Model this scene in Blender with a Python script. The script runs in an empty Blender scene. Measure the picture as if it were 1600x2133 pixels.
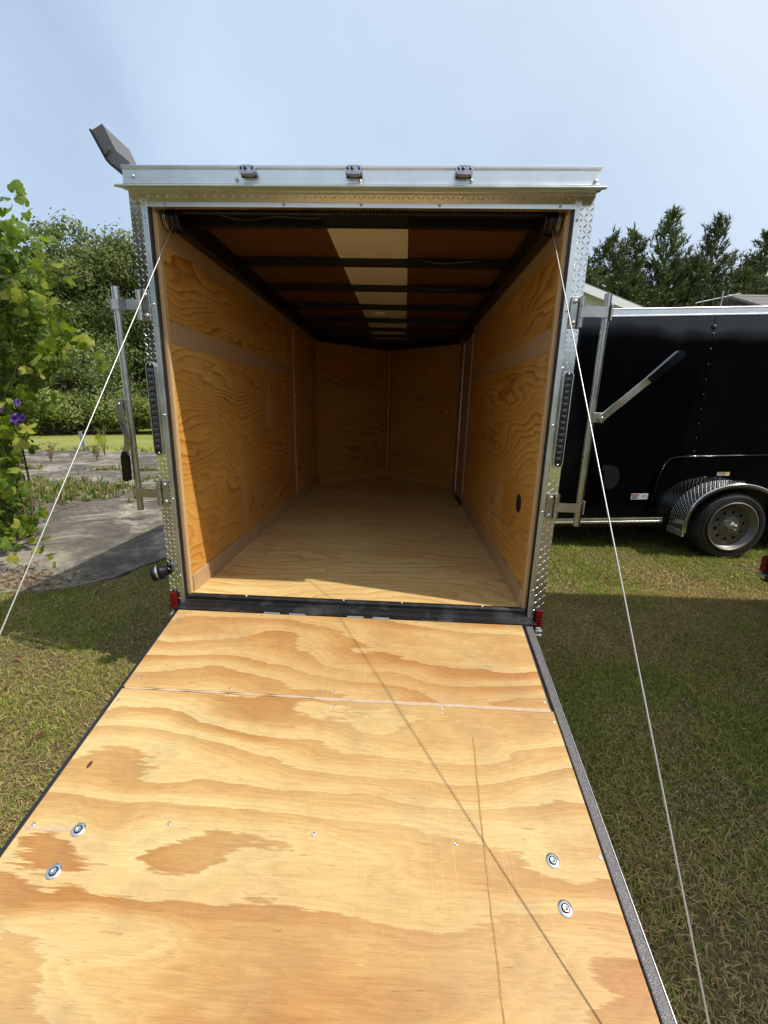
import bpy, bmesh, math, random
import numpy as np
from mathutils import Vector, Matrix

random.seed(7)
RNG = np.random.default_rng(7)
SC = bpy.context.scene
COL = SC.collection
R = math.radians

# ------------------------------------------------------------------ camera, sky, sun, exposure
cam_d = bpy.data.cameras.new("camera")
cam_d.sensor_fit = 'HORIZONTAL'
cam_d.sensor_width = 36.0
cam_d.lens = 875.97 / 1600 * 36.0
cam_d.clip_start = 0.02
cam_d.clip_end = 600
cam = bpy.data.objects.new("camera", cam_d)
COL.objects.link(cam)
yaw, pitch, roll = 0.0418, -0.2430, 0.02593
cy, sy, cp, sp, cr, sr = (math.cos(yaw), math.sin(yaw), math.cos(pitch), math.sin(pitch), math.cos(roll), math.sin(roll))
right = Vector((cy, sy, 0)); fwd = Vector((-sy * cp, cy * cp, sp)); up = right.cross(fwd)
r2 = cr * right + sr * up; u2 = -sr * right + cr * up
M = Matrix((r2, u2, -fwd)).transposed().to_4x4()
M.translation = Vector((0.2487, -2.1796, 1.5646))
cam.matrix_world = M
SC.camera = cam

SUN = Vector((1.0, -0.24, 1.42)).normalized()           # direction towards the sun
SUN_EL = math.asin(SUN.z)
SUN_ROT = math.atan2(SUN.x, SUN.y)
world = bpy.data.worlds.new("World")
SC.world = world
world.use_nodes = True
wn, wl = world.node_tree.nodes, world.node_tree.links
wn.clear()
sky = wn.new('ShaderNodeTexSky')
sky.sky_type = 'NISHITA'
sky.sun_disc = False
sky.sun_elevation = SUN_EL
sky.sun_rotation = SUN_ROT
sky.altitude = 20
sky.air_density = 1.0
sky.dust_density = 4.5
sky.ozone_density = 1.6
# thin high cirrus veil over the whole sky
tc = wn.new('ShaderNodeTexCoord')
mp = wn.new('ShaderNodeMapping'); mp.inputs['Location'].default_value = (1.3, 0.2, 0.6); mp.inputs['Scale'].default_value = (1.6, 1.2, 0.7); mp.inputs['Rotation'].default_value = (0.2, 0.1, 0.5)
nz = wn.new('ShaderNodeTexNoise'); nz.inputs['Scale'].default_value = 1.1; nz.inputs['Detail'].default_value = 5; nz.inputs['Distortion'].default_value = 0.6
rp = wn.new('ShaderNodeMapRange'); rp.inputs['From Min'].default_value = 0.36; rp.inputs['From Max'].default_value = 0.72
rp.inputs['To Min'].default_value = 0.52; rp.inputs['To Max'].default_value = 0.88
mx = wn.new('ShaderNodeMix'); mx.data_type = 'RGBA'
mx.inputs['B'].default_value = (3.85, 4.75, 5.85, 1)
bg = wn.new('ShaderNodeBackground'); bg.inputs['Strength'].default_value = 0.15
out = wn.new('ShaderNodeOutputWorld')
wl.new(tc.outputs['Generated'], mp.inputs['Vector']); wl.new(mp.outputs['Vector'], nz.inputs['Vector'])
wl.new(nz.outputs['Fac'], rp.inputs['Value']); wl.new(rp.outputs['Result'], mx.inputs['Factor'])
# haze glow round the sun
dt = wn.new('ShaderNodeVectorMath'); dt.operation = 'DOT_PRODUCT'; dt.inputs[1].default_value = SUN
nm = wn.new('ShaderNodeVectorMath'); nm.operation = 'NORMALIZE'
wl.new(tc.outputs['Generated'], nm.inputs[0]); wl.new(nm.outputs['Vector'], dt.inputs[0])
r2_ = wn.new('ShaderNodeMapRange'); r2_.interpolation_type = 'SMOOTHSTEP'
for k_, v_ in zip(('From Min', 'From Max', 'To Min', 'To Max'), (0.15, 0.95, 0.0, 0.85)): r2_.inputs[k_].default_value = v_
wl.new(dt.outputs['Value'], r2_.inputs['Value'])
m2 = wn.new('ShaderNodeMix'); m2.data_type = 'RGBA'; m2.inputs['B'].default_value = (5.3, 5.65, 6.05, 1)
wl.new(r2_.outputs['Result'], m2.inputs['Factor']); wl.new(mx.outputs['Result'], m2.inputs['A'])
wl.new(sky.outputs['Color'], mx.inputs['A']); wl.new(m2.outputs['Result'], bg.inputs['Color'])
wl.new(bg.outputs['Background'], out.inputs['Surface'])

sun_d = bpy.data.lights.new("sun", 'SUN')
sun_d.energy = 3.7
sun_d.angle = R(0.6)
sun_d.color = (1.0, 0.93, 0.82)
sun = bpy.data.objects.new("sun", sun_d)
COL.objects.link(sun)
sun.location = SUN * 40
sun.rotation_euler = SUN.to_track_quat('Z', 'Y').to_euler()

SC.view_settings.view_transform = 'Standard'
SC.view_settings.look = 'None'
SC.view_settings.exposure = 0.25
SC.view_settings.gamma = 1.0
SC.view_settings.use_curve_mapping = False
SC.render.engine = 'CYCLES'
SC.cycles.max_bounces = 12
SC.cycles.diffuse_bounces = 9
SC.cycles.glossy_bounces = 5
SC.cycles.transparent_max_bounces = 8
SC.cycles.use_denoising = True

# ------------------------------------------------------------------ node helpers
class NT:
    def __init__(s, name):
        s.m = bpy.data.materials.new(name); s.m.use_nodes = True
        s.n, s.l = s.m.node_tree.nodes, s.m.node_tree.links
        s.n.clear()
        s.o = s.n.new('ShaderNodeOutputMaterial')
    def new(s, t, **k):
        x = s.n.new(t)
        for a, b in k.items(): setattr(x, a, b)
        return x
    def link(s, a, b): s.l.new(a, b)
    def val(s, x, sock):
        if isinstance(x, (int, float, tuple)): sock.default_value = x
        else: s.link(x, sock)
    def math(s, op, a, b=0.0, c=None, clamp=False):
        x = s.new('ShaderNodeMath', operation=op); x.use_clamp = clamp
        s.val(a, x.inputs[0]); s.val(b, x.inputs[1])
        if c is not None: s.val(c, x.inputs[2])
        return x.outputs[0]
    def noise(s, vec, scale=1.0, detail=2.0, rough=0.5, dist=0.0):
        x = s.new('ShaderNodeTexNoise'); s.link(vec, x.inputs['Vector'])
        x.inputs['Scale'].default_value = scale; x.inputs['Detail'].default_value = detail
        x.inputs['Roughness'].default_value = rough; x.inputs['Distortion'].default_value = dist
        return x.outputs['Fac']
    def ramp(s, fac, stops, interp='LINEAR'):
        x = s.new('ShaderNodeValToRGB'); s.link(fac, x.inputs['Fac']); cr_ = x.color_ramp; cr_.interpolation = interp
        while len(cr_.elements) < len(stops): cr_.elements.new(0.5)
        for e, (p, c) in zip(cr_.elements, stops):
            e.position = p; e.color = (*c, 1) if len(c) == 3 else c
        return x.outputs['Color']
    def mix(s, fac, a, b, mode='MIX'):
        x = s.new('ShaderNodeMix', data_type='RGBA', blend_type=mode)
        s.val(fac, x.inputs['Factor'])
        for v, k in ((a, 'A'), (b, 'B')):
            if isinstance(v, tuple): x.inputs[k].default_value = (*v, 1) if len(v) == 3 else v
            else: s.link(v, x.inputs[k])
        return x.outputs['Result']
    def rng(s, v, a, b, c, d):
        x = s.new('ShaderNodeMapRange'); s.link(v, x.inputs['Value'])
        for k, q in zip(('From Min', 'From Max', 'To Min', 'To Max'), (a, b, c, d)): x.inputs[k].default_value = q
        return x.outputs['Result']
    def comb(s, x, y, z):
        c = s.new('ShaderNodeCombineXYZ')
        for i, v in enumerate((x, y, z)): s.val(v, c.inputs[i])
        return c.outputs[0]
    def obj(s): return s.new('ShaderNodeTexCoord').outputs['Object']
    def sep(s, v):
        x = s.new('ShaderNodeSeparateXYZ'); s.link(v, x.inputs[0]); return x.outputs
    def rand(s): return s.new('ShaderNodeObjectInfo').outputs['Random']
    def bump(s, h, strength=0.3, dist=0.01):
        x = s.new('ShaderNodeBump'); s.link(h, x.inputs['Height'])
        x.inputs['Strength'].default_value = strength; x.inputs['Distance'].default_value = dist
        return x.outputs['Normal']
    def pbr(s, color=None, rough=0.5, metal=0.0, normal=None, **k):
        b = s.new('ShaderNodeBsdfPrincipled')
        if color is not None:
            if isinstance(color, tuple): b.inputs['Base Color'].default_value = (*color, 1)
            else: s.link(color, b.inputs['Base Color'])
        s.val(rough, b.inputs['Roughness']); s.val(metal, b.inputs['Metallic'])
        if normal is not None: s.link(normal, b.inputs['Normal'])
        for a, v in k.items(): s.val(v, b.inputs[a.replace('_', ' ')])
        s.link(b.outputs[0], s.o.inputs['Surface'])
        return b

def plain(name, color, rough=0.5, metal=0.0, var=0.12, scale=40, bump=0.0, **k):
    t = NT(name); o = t.obj()
    n = t.noise(o, scale, 4, 0.6)
    f = t.rng(n, 0.3, 0.7, 1 - var, 1 + var)
    c = t.mix(1.0, color, t.comb(f, f, f), 'MULTIPLY')
    rr = t.rng(t.noise(o, scale * 0.35, 3), 0.3, 0.7, max(0.02, rough - 0.07), min(1, rough + 0.1))
    nr = t.bump(n, bump, 0.002) if bump else None
    t.pbr(c, rr, metal, nr, **k)
    return t.m

def plywood(name, along, across, pal, rings, band, sx=0.55, sy_=2.2, rag=0.05, curl=0.25, sub=3.0, fine=0.5, dirt=0.0, rough=0.55, scratches=False, seed=0.0, lo=0.35, stain=0.0, vary=0.0):
    """rotary-cut softwood ply: growth rings as level sets of a field stretched along the grain"""
    t = NT(name); s = t.sep(t.obj()); rnd = t.rand()
    A, B = s['XYZ'.index(along)], s['XYZ'.index(across)]
    off = t.math('ADD', t.math('MULTIPLY', rnd, 37.0), seed)
    big = t.noise(t.comb(t.math('MULTIPLY', A, sx), t.math('MULTIPLY', B, sy_), off), 1.0, 2.0, 0.45, curl)
    mid = t.noise(t.comb(t.math('MULTIPLY', A, sx * 3.1), t.math('MULTIPLY', B, sy_ * 2.6), t.math('ADD', off, 5.0)), 1.0, 2.0, 0.5, curl)
    fib = t.noise(t.comb(t.math('MULTIPLY', A, 5.0), t.math('MULTIPLY', B, 70.0), off), 1.0, 3.0, 0.65)
    rg = t.noise(t.comb(t.math('MULTIPLY', A, 9.0), t.math('MULTIPLY', B, 85.0), off), 1.0, 4.0, 0.68)
    h = t.math('ADD', t.math('MULTIPLY', big, 1.0), t.math('MULTIPLY', mid, 0.20))
    h = t.math('MULTIPLY', t.math('ADD', t.math('MULTIPLY', h, rings), t.math('MULTIPLY', B, band)), t.rng(rnd, 0.0, 1.0, 1.0 - vary, 1.0 + vary))
    h = t.math('ADD', h, t.math('MULTIPLY', t.math('SUBTRACT', fib, 0.5), rag * 1.6))
    h = t.math('ADD', h, t.math('MULTIPLY', t.math('SUBTRACT', rg, 0.5), rag * 3.0))
    fr = t.math('FRACT', h)
    c = t.ramp(fr, pal)
    # every ring has its own strength
    amp = t.rng(t.noise(t.comb(t.math('MULTIPLY', t.math('FLOOR', h), 7.37), t.math('MULTIPLY', A, 0.8), off), 1.0, 2.0), 0.32, 0.60, 0.40, 1.0)
    patch_ = t.rng(t.noise(t.comb(t.math('MULTIPLY', A, 0.9), t.math('MULTIPLY', B, 1.6), t.math('ADD', off, 21.0)), 1.0, 2.0), 0.35, 0.6, lo, 1.0)
    c = t.mix(t.math('MULTIPLY', amp, patch_), pal[1][1], c)
    f2 = t.rng(t.math('FRACT', t.math('MULTIPLY', h, sub)), 0.0, 1.0, 1.03, 0.90)
    c = t.mix(1.0, c, t.comb(f2, t.math('POWER', f2, 1.35), t.math('POWER', f2, 2.0)), 'MULTIPLY')
    # broad tone drift + fibre streaks
    drift = t.rng(t.noise(t.comb(t.math('MULTIPLY', A, 0.9), t.math('MULTIPLY', B, 1.9), t.math('ADD', off, 9.0)), 1.0, 3.0), 0.3, 0.7, 0.88, 1.08)
    c = t.mix(1.0, c, t.comb(drift, t.math('MULTIPLY', drift, drift), t.math('POWER', drift, 2.6)), 'MULTIPLY')
    st = t.noise(t.comb(t.math('MULTIPLY', A, 9.0), t.math('MULTIPLY', B, 330.0), off), 1.0, 3.0, 0.7)
    sf = t.rng(st, 0.3, 0.72, 1 + fine * 0.10, 1 - fine * 0.22)
    c = t.mix(1.0, c, t.comb(sf, sf, sf), 'MULTIPLY')
    ck = t.rng(t.noise(t.comb(t.math('MULTIPLY', A, 14.0), t.math('MULTIPLY', B, 150.0), t.math('ADD', off, 3.3)), 1.0, 2.0, 0.5), 0.70, 0.76, 0.0, 0.55)
    c = t.mix(ck, c, (0.22, 0.10, 0.035))
    if dirt:
        dn = t.rng(t.noise(t.comb(A, B, t.math('ADD', off, 1.7)), 4.2, 7.0, 0.74), 0.47, 0.76, 0.0, dirt)
        c = t.mix(dn, c, (0.24, 0.16, 0.09))
    if stain:                                            # pale glue and water marks that run down the panel
        sn = t.noise(t.comb(t.math('MULTIPLY', A, 2.6), t.math('MULTIPLY', B, 0.9), t.math('ADD', off, 13.0)), 1.0, 4.0, 0.6)
        c = t.mix(t.rng(sn, 0.57, 0.66, 0.0, stain), c, (0.78, 0.56, 0.28))
        kn = t.rng(t.noise(t.comb(t.math('MULTIPLY', A, 5.0), t.math('MULTIPLY', B, 11.0), t.math('ADD', off, 17.0)), 1.0, 1.0), 0.735, 0.775, 0.0, 0.65)
        c = t.mix(kn, c, (0.17, 0.055, 0.015))
    if scratches:                                        # pale drag marks running down the ramp
        sc = t.noise(t.comb(t.math('ADD', t.math('MULTIPLY', A, 170.0), t.math('MULTIPLY', B, 5.0)), t.math('MULTIPLY', B, 1.4), 2.0), 1.0, 1.0, 0.4)
        patch = t.rng(t.noise(t.comb(A, B, 4.0), 1.6, 2.0), 0.45, 0.62, 0.0, 1.0)
        sm = t.math('MULTIPLY', t.rng(sc, 0.69, 0.73, 0.0, 0.30), patch)
        c = t.mix(sm, c, (0.70, 0.52, 0.28))
        sp_ = t.rng(t.noise(t.comb(t.math('MULTIPLY', A, 10.0), t.math('MULTIPLY', B, 14.0), 7.0), 1.0, 3.0), 0.765, 0.79, 0.0, 0.6)
        c = t.mix(sp_, c, (0.16, 0.07, 0.03))
    nb = t.bump(t.math('ADD', st, t.math('MULTIPLY', fr, 0.4)), 0.22, 0.0015)
    t.pbr(c, rough, 0.0, nb, Specular_IOR_Level=0.35)
    return t.m

MT = {}
PAL_RAMP = [(0.0, (0.615, 0.435, 0.195)), (0.30, (0.625, 0.435, 0.185)), (0.50, (0.545, 0.315, 0.105)), (0.78, (0.44, 0.205, 0.052)), (0.95, (0.40, 0.172, 0.040)), (1.0, (0.56, 0.36, 0.145))]
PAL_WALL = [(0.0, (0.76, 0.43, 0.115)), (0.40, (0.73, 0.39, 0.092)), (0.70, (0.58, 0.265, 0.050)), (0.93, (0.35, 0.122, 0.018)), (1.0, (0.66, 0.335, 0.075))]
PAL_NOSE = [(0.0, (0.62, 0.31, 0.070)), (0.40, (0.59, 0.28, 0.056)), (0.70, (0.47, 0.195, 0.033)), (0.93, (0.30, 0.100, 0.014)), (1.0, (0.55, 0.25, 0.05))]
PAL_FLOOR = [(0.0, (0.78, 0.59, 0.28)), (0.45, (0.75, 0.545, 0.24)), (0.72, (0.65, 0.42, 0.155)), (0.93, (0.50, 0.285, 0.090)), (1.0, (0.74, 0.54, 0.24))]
MT['ramp_ply'] = plywood('ramp_plywood', 'X', 'Y', PAL_RAMP, 6.5, 6.4, 0.66, 2.3, 0.13, 0.15, 5.0, 0.75, 0.42, 0.5, True, seed=3.1, lo=0.48)
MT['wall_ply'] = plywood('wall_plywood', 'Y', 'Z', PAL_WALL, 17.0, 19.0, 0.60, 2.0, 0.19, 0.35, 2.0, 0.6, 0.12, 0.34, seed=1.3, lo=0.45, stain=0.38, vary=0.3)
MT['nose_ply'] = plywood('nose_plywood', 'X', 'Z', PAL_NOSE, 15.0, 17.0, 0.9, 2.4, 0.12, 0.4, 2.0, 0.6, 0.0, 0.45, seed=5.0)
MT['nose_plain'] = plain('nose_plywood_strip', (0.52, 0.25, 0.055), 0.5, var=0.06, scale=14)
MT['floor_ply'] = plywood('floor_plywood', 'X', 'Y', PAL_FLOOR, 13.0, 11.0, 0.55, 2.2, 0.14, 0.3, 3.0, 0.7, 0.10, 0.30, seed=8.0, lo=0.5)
MT['luan'] = plain('luan', (0.50, 0.325, 0.175), 0.55, var=0.06, scale=14)
MT['luan_pale'] = plain('ply_edge', (0.60, 0.40, 0.19), 0.65, var=0.12, scale=50)
MT['filler'] = plain('joint_filler', (0.52, 0.38, 0.25), 0.7, var=0.12, scale=25)
MT['ceil_brown'] = plain('ceiling_liner', (0.135, 0.056, 0.020), 0.4, var=0.06, scale=6)
MT['ceil_white'] = plain('ceiling_strip', (0.80, 0.75, 0.63), 0.5, var=0.03, scale=5)
MT['black_steel'] = plain('black_steel', (0.010, 0.0095, 0.0095), 0.38, var=0.2, scale=60, bump=0.15)
MT['black_plastic'] = plain('black_plastic', (0.012, 0.012, 0.013), 0.32, var=0.15, scale=60)
MT['vent_plastic'] = plain('vent_plastic', (0.022, 0.022, 0.023), 0.22, var=0.1, scale=40)
MT['rubber_black'] = plain('black_rubber', (0.008, 0.008, 0.009), 0.5, var=0.15, scale=40, Specular_IOR_Level=0.2)
MT['grip'] = plain('black_vinyl', (0.003, 0.003, 0.0035), 0.12, var=0.1, scale=30, Specular_IOR_Level=0.3)
MT['grey_plastic'] = plain('grey_plastic', (0.105, 0.105, 0.108), 0.5, var=0.06, scale=40)
MT['rubber'] = plain('tyre_rubber', (0.026, 0.026, 0.027), 0.6, var=0.25, scale=30, bump=0.15)
MT['wheel_silver'] = plain('wheel_silver', (0.24, 0.235, 0.22), 0.45, 0.45, var=0.1, scale=20)
MT['zinc'] = plain('zinc_steel', (0.47, 0.46, 0.42), 0.30, 1.0, var=0.12, scale=25)
MT['zinc_dark'] = plain('zinc_handle', (0.42, 0.41, 0.39), 0.34, 1.0, var=0.12, scale=25)
MT['screw'] = plain('screw_steel', (0.55, 0.54, 0.52), 0.35, 1.0, var=0.2, scale=200)
MT['washer'] = plain('washer_steel', (0.66, 0.67, 0.68), 0.32, 0.9, var=0.1, scale=120)
MT['white_skin'] = plain('white_skin', (0.78, 0.78, 0.77), 0.25, var=0.03, scale=4)
MT['siding'] = plain('white_siding', (0.72, 0.72, 0.72), 0.55, var=0.04, scale=5)
MT['trim_white'] = plain('white_trim', (0.88, 0.88, 0.87), 0.5, var=0.03, scale=5)
MT['purple'] = plain('purple_petal', (0.10, 0.022, 0.26), 0.6, var=0.2, scale=40)
MT['cream_lens'] = plain('dome_lens', (0.80, 0.74, 0.62), 0.3, var=0.02, scale=10)
MT['bark'] = plain('bark', (0.10, 0.072, 0.05), 0.9, var=0.35, scale=14, bump=0.5)
MT['stem'] = plain('vine_stem', (0.16, 0.11, 0.06), 0.8, var=0.3, scale=40)
MT['chrome'] = plain('smoked_chrome', (0.42, 0.40, 0.43), 0.16, 0.85, var=0.25, scale=60)
MT['cable'] = plain('steel_cable', (0.52, 0.52, 0.50), 0.4, 0.7, var=0.12, scale=300)
MT['hole'] = plain('dark_hole', (0.008, 0.006, 0.005), 0.8)
MT['sticker_white'] = plain('sticker_white', (0.75, 0.75, 0.74), 0.4, var=0.02)
MT['sticker_red'] = plain('sticker_red', (0.50, 0.03, 0.03), 0.4, var=0.02)
MT['sticker_yellow'] = plain('sticker_yellow', (0.70, 0.55, 0.03), 0.4, var=0.02)
MT['ink'] = plain('ink', (0.02, 0.02, 0.02), 0.5)
MT['antenna'] = plain('antenna_metal', (0.35, 0.36, 0.37), 0.5, 0.7)

def alu(name, base, rough, brushed=0.0, axis='X', wav=0.0):
    t = NT(name); o = t.obj(); s = t.sep(o)
    v = {'X': t.comb(t.math('MULTIPLY', s[0], 1.5), t.math('MULTIPLY', s[1], 260), t.math('MULTIPLY', s[2], 260)),
         'Z': t.comb(t.math('MULTIPLY', s[0], 260), t.math('MULTIPLY', s[1], 260), t.math('MULTIPLY', s[2], 1.5))}[axis]
    n = t.noise(v, 1.0, 3, 0.6)
    smu = t.noise(o, 9.0, 4, 0.6)
    f = t.rng(smu, 0.3, 0.7, 0.9, 1.05)
    c = t.mix(1.0, base, t.comb(f, f, f), 'MULTIPLY')
    r = t.math('ADD', t.rng(n, 0.3, 0.7, rough - brushed, rough + brushed), t.rng(smu, 0.3, 0.7, -0.03, 0.05))
    h = t.math('ADD', t.math('MULTIPLY', n, 0.1), t.math('MULTIPLY', t.noise(o, 5.0, 2), wav))
    t.pbr(c, r, 1.0, t.bump(h, 0.25, 0.004))
    return t.m
MT['alu'] = alu('aluminium', (0.74, 0.76, 0.76), 0.34, 0.08)
MT['alu_z'] = alu('aluminium_upright', (0.70, 0.72, 0.72), 0.38, 0.08, 'Z')
MT['tread'] = alu('tread_plate', (0.72, 0.73, 0.72), 0.14, 0.03, 'X', 0.15)
MT['tread_hi'] = alu('fender_treads', (0.85, 0.86, 0.86), 0.45, 0.03)
MT['tread_dark'] = alu('fender_plate', (0.62, 0.63, 0.64), 0.2, 0.03, 'X', 0.4)

def mk_black_paint():
    t = NT('black_paint'); o = t.obj(); s = t.sep(o)
    wav = t.noise(t.comb(t.math('MULTIPLY', s[0], 1.1), s[1], t.math('MULTIPLY', s[2], 0.55)), 1.6, 1.0, 0.4)
    peel = t.noise(o, 220, 2)
    h = t.math('ADD', t.math('MULTIPLY', wav, 1.0), t.math('MULTIPLY', peel, 0.003))
    dust = t.rng(t.noise(o, 3.0, 5, 0.65), 0.4, 0.75, 0.0, 0.0022)
    c = t.mix(1.0, (0.0022, 0.0022, 0.003), t.comb(dust, dust, dust), 'ADD')
    t.pbr(c, 0.07, 0.0, t.bump(h, 0.55, 0.06), Specular_IOR_Level=0.5)
    return t.m
MT['black_paint'] = mk_black_paint()

def mk_speckle():
    t = NT('grey_grit'); o = t.obj()
    n = t.noise(o, 420, 2, 0.6)
    c = t.ramp(n, [(0.35, (0.055, 0.053, 0.055)), (0.55, (0.12, 0.115, 0.12)), (0.72, (0.36, 0.35, 0.36))])
    t.pbr(c, 0.6, 0.2, t.bump(n, 0.4, 0.001))
    return t.m
MT['grit'] = mk_speckle()

def mk_sill():
    t = NT('sill_black'); o = t.obj()
    dust = t.rng(t.noise(o, 130, 3, 0.7), 0.66, 0.74, 0.0, 0.5)
    pale = t.rng(t.noise(o, 7, 3, 0.6), 0.5, 0.75, 0.0, 0.05)
    c = t.mix(dust, (0.012, 0.011, 0.011), (0.32, 0.28, 0.22))
    c = t.mix(1.0, c, t.comb(pale, pale, pale), 'ADD')
    t.pbr(c, 0.36)
    return t.m
MT['sill'] = mk_sill()

def glassy(name, color, rough=0.08, trans=0.85):
    t = NT(name)
    t.pbr(color, rough, 0.0, None, Transmission_Weight=trans, IOR=1.45)
    return t.m
MT['red_lens'] = glassy('red_lens', (0.17, 0.003, 0.004), 0.12, 0.0)
MT['smoke_lens'] = glassy('smoke_lens', (0.10, 0.10, 0.11), 0.05, 0.85)
MT['clear_lens'] = glassy('clear_lens', (0.42, 0.40, 0.42), 0.08, 0.35)
MT['led'] = plain('led_cell', (0.035, 0.035, 0.04), 0.12, 0.0, var=0.5, scale=60)

def mk_ground():
    t = NT('ground_soil'); s = t.sep(t.obj()); v = t.comb(s[0], s[1], 0.0)
    a = t.noise(v, 0.9, 4, 0.6); b = t.noise(v, 38, 4, 0.7)
    near = t.ramp(b, [(0.3, (0.055, 0.040, 0.020)), (0.55, (0.14, 0.108, 0.050)), (0.75, (0.26, 0.20, 0.105))])
    g = t.ramp(t.noise(v, 0.35, 5, 0.65), [(0.32, (0.20, 0.215, 0.06)), (0.5, (0.245, 0.27, 0.075)), (0.68, (0.32, 0.295, 0.11))])
    gf = t.rng(t.noise(v, 9, 4, 0.7), 0.3, 0.7, 0.7, 1.2)
    g = t.mix(1.0, g, t.comb(gf, gf, gf), 'MULTIPLY')
    dist = t.new('ShaderNodeVectorMath', operation='LENGTH'); t.link(v, dist.inputs[0])
    far = t.rng(dist.outputs['Value'], 7.0, 10.5, 0.0, 1.0)
    c = t.mix(far, near, g)
    t.pbr(c, 0.95, 0.0, t.bump(b, 0.5, 0.02), Specular_IOR_Level=0.1)
    return t.m
MT['ground'] = mk_ground()

def mk_concrete():
    t = NT('weathered_concrete'); s = t.sep(t.obj()); v = t.comb(s[0], s[1], 0.0)
    big = t.noise(t.comb(t.math('MULTIPLY', s[0], 0.8), t.math('MULTIPLY', s[1], 0.8), 0.0), 1.5, 8, 0.70, 0.8)
    med = t.noise(v, 6.5, 6, 0.7)
    fin = t.noise(v, 90, 4, 0.75)
    m = t.math('ADD', t.math('MULTIPLY', big, 0.75), t.math('MULTIPLY', med, 0.25))
    c = t.ramp(m, [(0.38, (0.085, 0.076, 0.064)), (0.49, (0.135, 0.12, 0.10)), (0.545, (0.24, 0.212, 0.172)), (0.64, (0.42, 0.37, 0.295))])
    ff = t.rng(fin, 0.28, 0.72, 0.72, 1.25)
    c = t.mix(1.0, c, t.comb(ff, ff, ff), 'MULTIPLY')
    brown_mottle = t.rng(t.noise(v, 2.1, 5, 0.7), 0.60, 0.72, 0.0, 0.35)  # random brownish mottling across the slabs
    c = t.mix(brown_mottle, c, (0.10, 0.085, 0.05))
    wv = t.new('ShaderNodeVectorMath', operation='ADD'); t.link(v, wv.inputs[0]); t.link(t.comb(med, t.noise(v, 5.0, 5, 0.7), 0.0), wv.inputs[1])
    vo = t.new('ShaderNodeTexVoronoi', feature='DISTANCE_TO_EDGE'); vo.inputs['Scale'].default_value = 0.55; t.link(wv.outputs[0], vo.inputs['Vector'])
    crack = t.rng(vo.outputs['Distance'], 0.0, 0.008, 1.0, 0.0)
    c = t.mix(t.math('MULTIPLY', crack, 0.8), c, (0.03, 0.026, 0.02))
    t.pbr(c, 0.9, 0.0, t.bump(t.math('SUBTRACT', t.math('ADD', fin, med), crack), 0.4, 0.006), Specular_IOR_Level=0.2)
    return t.m
MT['concrete'] = mk_concrete()

def mk_shingle():
    t = NT('grey_shingle'); o = t.obj(); n = t.noise(o, 22, 4, 0.7)
    c = t.ramp(n, [(0.3, (0.12, 0.11, 0.105)), (0.7, (0.26, 0.245, 0.235))])
    t.pbr(c, 0.9)
    return t.m
MT['shingle'] = mk_shingle()

def leafmat(name, trans=0.35, rough=0.5, attr='Col', tint=None, spec=0.3):
    """leaf blades: colour from the mesh attribute, part of the light passing through"""
    t = NT(name)
    a = t.new('ShaderNodeAttribute', attribute_name=attr)
    c = a.outputs['Color']
    rv = t.rng(t.rand(), 0.0, 1.0, 0.82, 1.2)
    c = t.mix(1.0, c, t.comb(rv, rv, t.math('POWER', rv, 0.5)), 'MULTIPLY')
    if tint: c = t.mix(1.0, c, tint, 'MULTIPLY')
    b = t.new('ShaderNodeBsdfPrincipled'); t.link(c, b.inputs['Base Color']); b.inputs['Roughness'].default_value = rough
    b.inputs['Specular IOR Level'].default_value = spec
    tr = t.new('ShaderNodeBsdfTranslucent')
    t.link(t.mix(1.0, c, (1.25, 1.35, 0.6), 'MULTIPLY'), tr.inputs['Color'])
    mx_ = t.new('ShaderNodeMixShader'); mx_.inputs[0].default_value = trans
    t.link(b.outputs[0], mx_.inputs[1]); t.link(tr.outputs[0], mx_.inputs[2]); t.link(mx_.outputs[0], t.o.inputs['Surface'])
    return t.m
MT['grass'] = leafmat('grass_blades', 0.25, 0.6, spec=0.2)
MT['tree_leaf'] = leafmat('tree_leaves', 0.25, 0.55, spec=0.25)
MT['needle'] = leafmat('pine_needles', 0.1, 0.5, spec=0.3)
MT['weed'] = leafmat('weed_leaves', 0.3, 0.6, spec=0.2)

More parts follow.
